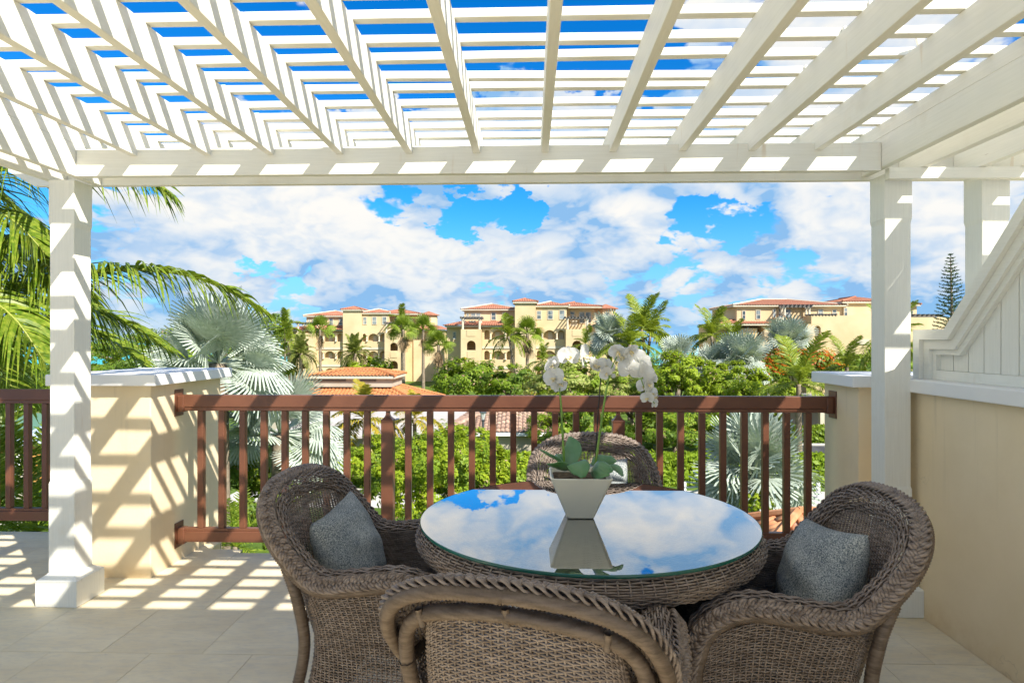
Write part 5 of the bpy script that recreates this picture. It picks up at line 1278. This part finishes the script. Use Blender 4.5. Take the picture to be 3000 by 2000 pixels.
# near coconut palm at the left edge: every frond follows its own curve
def near_frond(t, pts, ll, nl, seed, hang=.85, spread=.75):
    ll *= 1.38; nl = int(nl * 2.2)
    rs = np.random.RandomState(seed); sp = resample(catmull([tuple(p) for p in pts], 12), 24); o = np.array(t.location); tt = np.linspace(0, 1, 24)
    T = unit(np.gradient(sp, axis=0)); V = []; F = []
    def strip_(P_, side, ws):
        n0 = len(V)
        for p, w_ in zip(P_, ws): V.append(p - side * w_); V.append(p + side * w_)
        for i in range(len(P_) - 1): F.append((n0 + 2 * i, n0 + 2 * i + 1, n0 + 2 * i + 3, n0 + 2 * i + 2))
    for i in range(nl):
        s = .06 + .94 * (i + .5) / nl + rs.uniform(-.004, .004); p = np.array([np.interp(s, tt, sp[:, j]) for j in range(3)]); tg = unit(np.array([np.interp(s, tt, T[:, j]) for j in range(3)]))
        side = unit(np.cross(tg, [0, 0, 1.])); up = np.cross(side, tg); l = ll * (math.sin(math.pi * min(1, s * .78 + .2)) ** .6) * rs.uniform(.8, 1.1)
        for sg in (-1, 1):
            d = unit(side * sg * (spread + .15) + tg * .62 + up * .38 + rs.normal(size=3) * .12); h_ = hang * rs.uniform(.45, 1.05)
            P_ = np.array([p + d * l * q * (1 - .2 * h_ * q) + np.array([0, 0, -h_ * l * .8 * q ** 1.9]) for q in np.linspace(0, 1, 6)])
            wd = unit(np.cross(d, up) + up * .5 * sg + rs.normal(size=3) * .3); strip_(P_, wd, .020 * np.array([.5, .95, 1., .8, .5, .06]))
    fr = link('frond', np_mesh('frond', np.array(V) - o, np.array(F), L['coco_near']), t, True)
    rb_ = MB(); rb_.tube([tuple(p - o) for p in sp], list(np.linspace(.030, .006, 24)), 6); rb_.build('midrib', M['midrib'], fr, smooth=True, local=True)
M['midrib'] = mat('palm_midrib', (.30, .32, .06), .5, .3)
cpt = atY(-330, 800, 7.2); np_ = thing('coconut_palm', 'near coconut palm with large drooping fronds behind the left post', 'palm tree', (cpt.x, 7.2, GZ), PG_)
MB().tube([(0.6, .3, 0), (.3, .2, 3), (0, 0, cpt.z - GZ)], [.2, .16, .13], 12).build('trunk', M['trunk'], np_, smooth=True, local=True)
A_ = lambda px, py, Y: atY(px, py, Y)
for i, (pts, ll, nl, hang) in enumerate([
    ([cpt, A_(-60, 860, 7.0), A_(170, 812, 6.9), A_(420, 790, 7.0), A_(620, 830, 7.2), A_(790, 925, 7.4)], .78, 84, 1.0),
    ([cpt, A_(-80, 900, 7.6), A_(150, 890, 7.8), A_(330, 930, 8.0), A_(500, 1030, 8.2)], .75, 64, 1.0),
    ([cpt, A_(-180, 620, 6.6), A_(-20, 500, 6.4), A_(150, 440, 6.3), A_(330, 480, 6.4), A_(500, 570, 6.5)], .85, 80, 1.1),
    ([cpt, A_(-230, 560, 7.4), A_(-120, 440, 7.6), A_(30, 440, 7.8), A_(170, 540, 8.0)], .85, 64, 1.25),
    ([cpt, A_(-200, 700, 6.5), A_(-90, 620, 6.3), A_(30, 640, 6.2), A_(130, 740, 6.2)], .8, 60, 1.2),
    ([cpt, A_(-200, 830, 6.2), A_(-80, 850, 6.0), A_(40, 930, 5.9), A_(130, 1060, 5.9)], .75, 56, 1.1),
    ([cpt, A_(-200, 920, 6.6), A_(-90, 990, 6.5), A_(0, 1080, 6.5), A_(60, 1180, 6.5)], .7, 48, 1.0),
    ([cpt, A_(-150, 760, 8.0), A_(60, 770, 8.4), A_(220, 840, 8.8), A_(330, 950, 9.0)], .75, 60, 1.1),
    ([cpt, A_(-90, 930, 8.2), A_(120, 940, 8.4), A_(300, 985, 8.6), A_(430, 1080, 8.7)], .7, 56, 1.0),
    ([cpt, A_(-150, 720, 6.8), A_(0, 700, 6.6), A_(120, 760, 6.5), A_(200, 880, 6.5)], .8, 60, 1.1),
    ([cpt, A_(-260, 640, 8.4), A_(-160, 520, 9.0), A_(-20, 560, 9.4), A_(110, 680, 9.6)], .85, 60, 1.2)]):
    near_frond(np_, pts, ll, nl, 200 + i, hang)

# Norfolk pine
c0 = atY(2790, 930, 70); top = atY(2782, 745, 70); H_ = top.z - GZ
pn = thing('norfolk_pine', 'tall Norfolk pine with tiered branches behind the boarded parapet', 'tree', (c0.x, 70, GZ))
MB().tube([(0, 0, 0), (0, 0, H_ * .5), (-.2, 0, H_)], [.28, .18, .03], 8).build('trunk', M['trunk'], pn, local=True, smooth=True)
rs = np.random.RandomState(5); V, F = [], []
for k in range(34):
    f = k / 33; z = 3.0 + (H_ - 3.1) * f ** .9; Lb = 2.15 * (1 - f) ** .75 + .16
    for j in range(6):
        a = j * math.pi / 3 + k * .5 + rs.uniform(-.2, .2); d = np.array([math.cos(a), math.sin(a), .18])
        for s in np.linspace(.12, 1, max(3, int(Lb / .09))):
            for r_ in range(2):
                p = np.array([-.2 * f, 0, z]) + d * Lb * s + np.array([0, 0, .10 * Lb * s * s]); e = unit(rs.normal(size=3) * [1, 1, .5] + d * .8 + [0, 0, .5]) * .20; w_ = unit(np.cross(e, rs.normal(size=3))) * .045
                n0 = len(V); V += [p - w_, p + w_, p + e + w_ * .4, p + e - w_ * .4]; F.append((n0, n0 + 1, n0 + 2, n0 + 3))
link('crown', np_mesh('crown', np.array(V), np.array(F), L['pine']), pn, True)
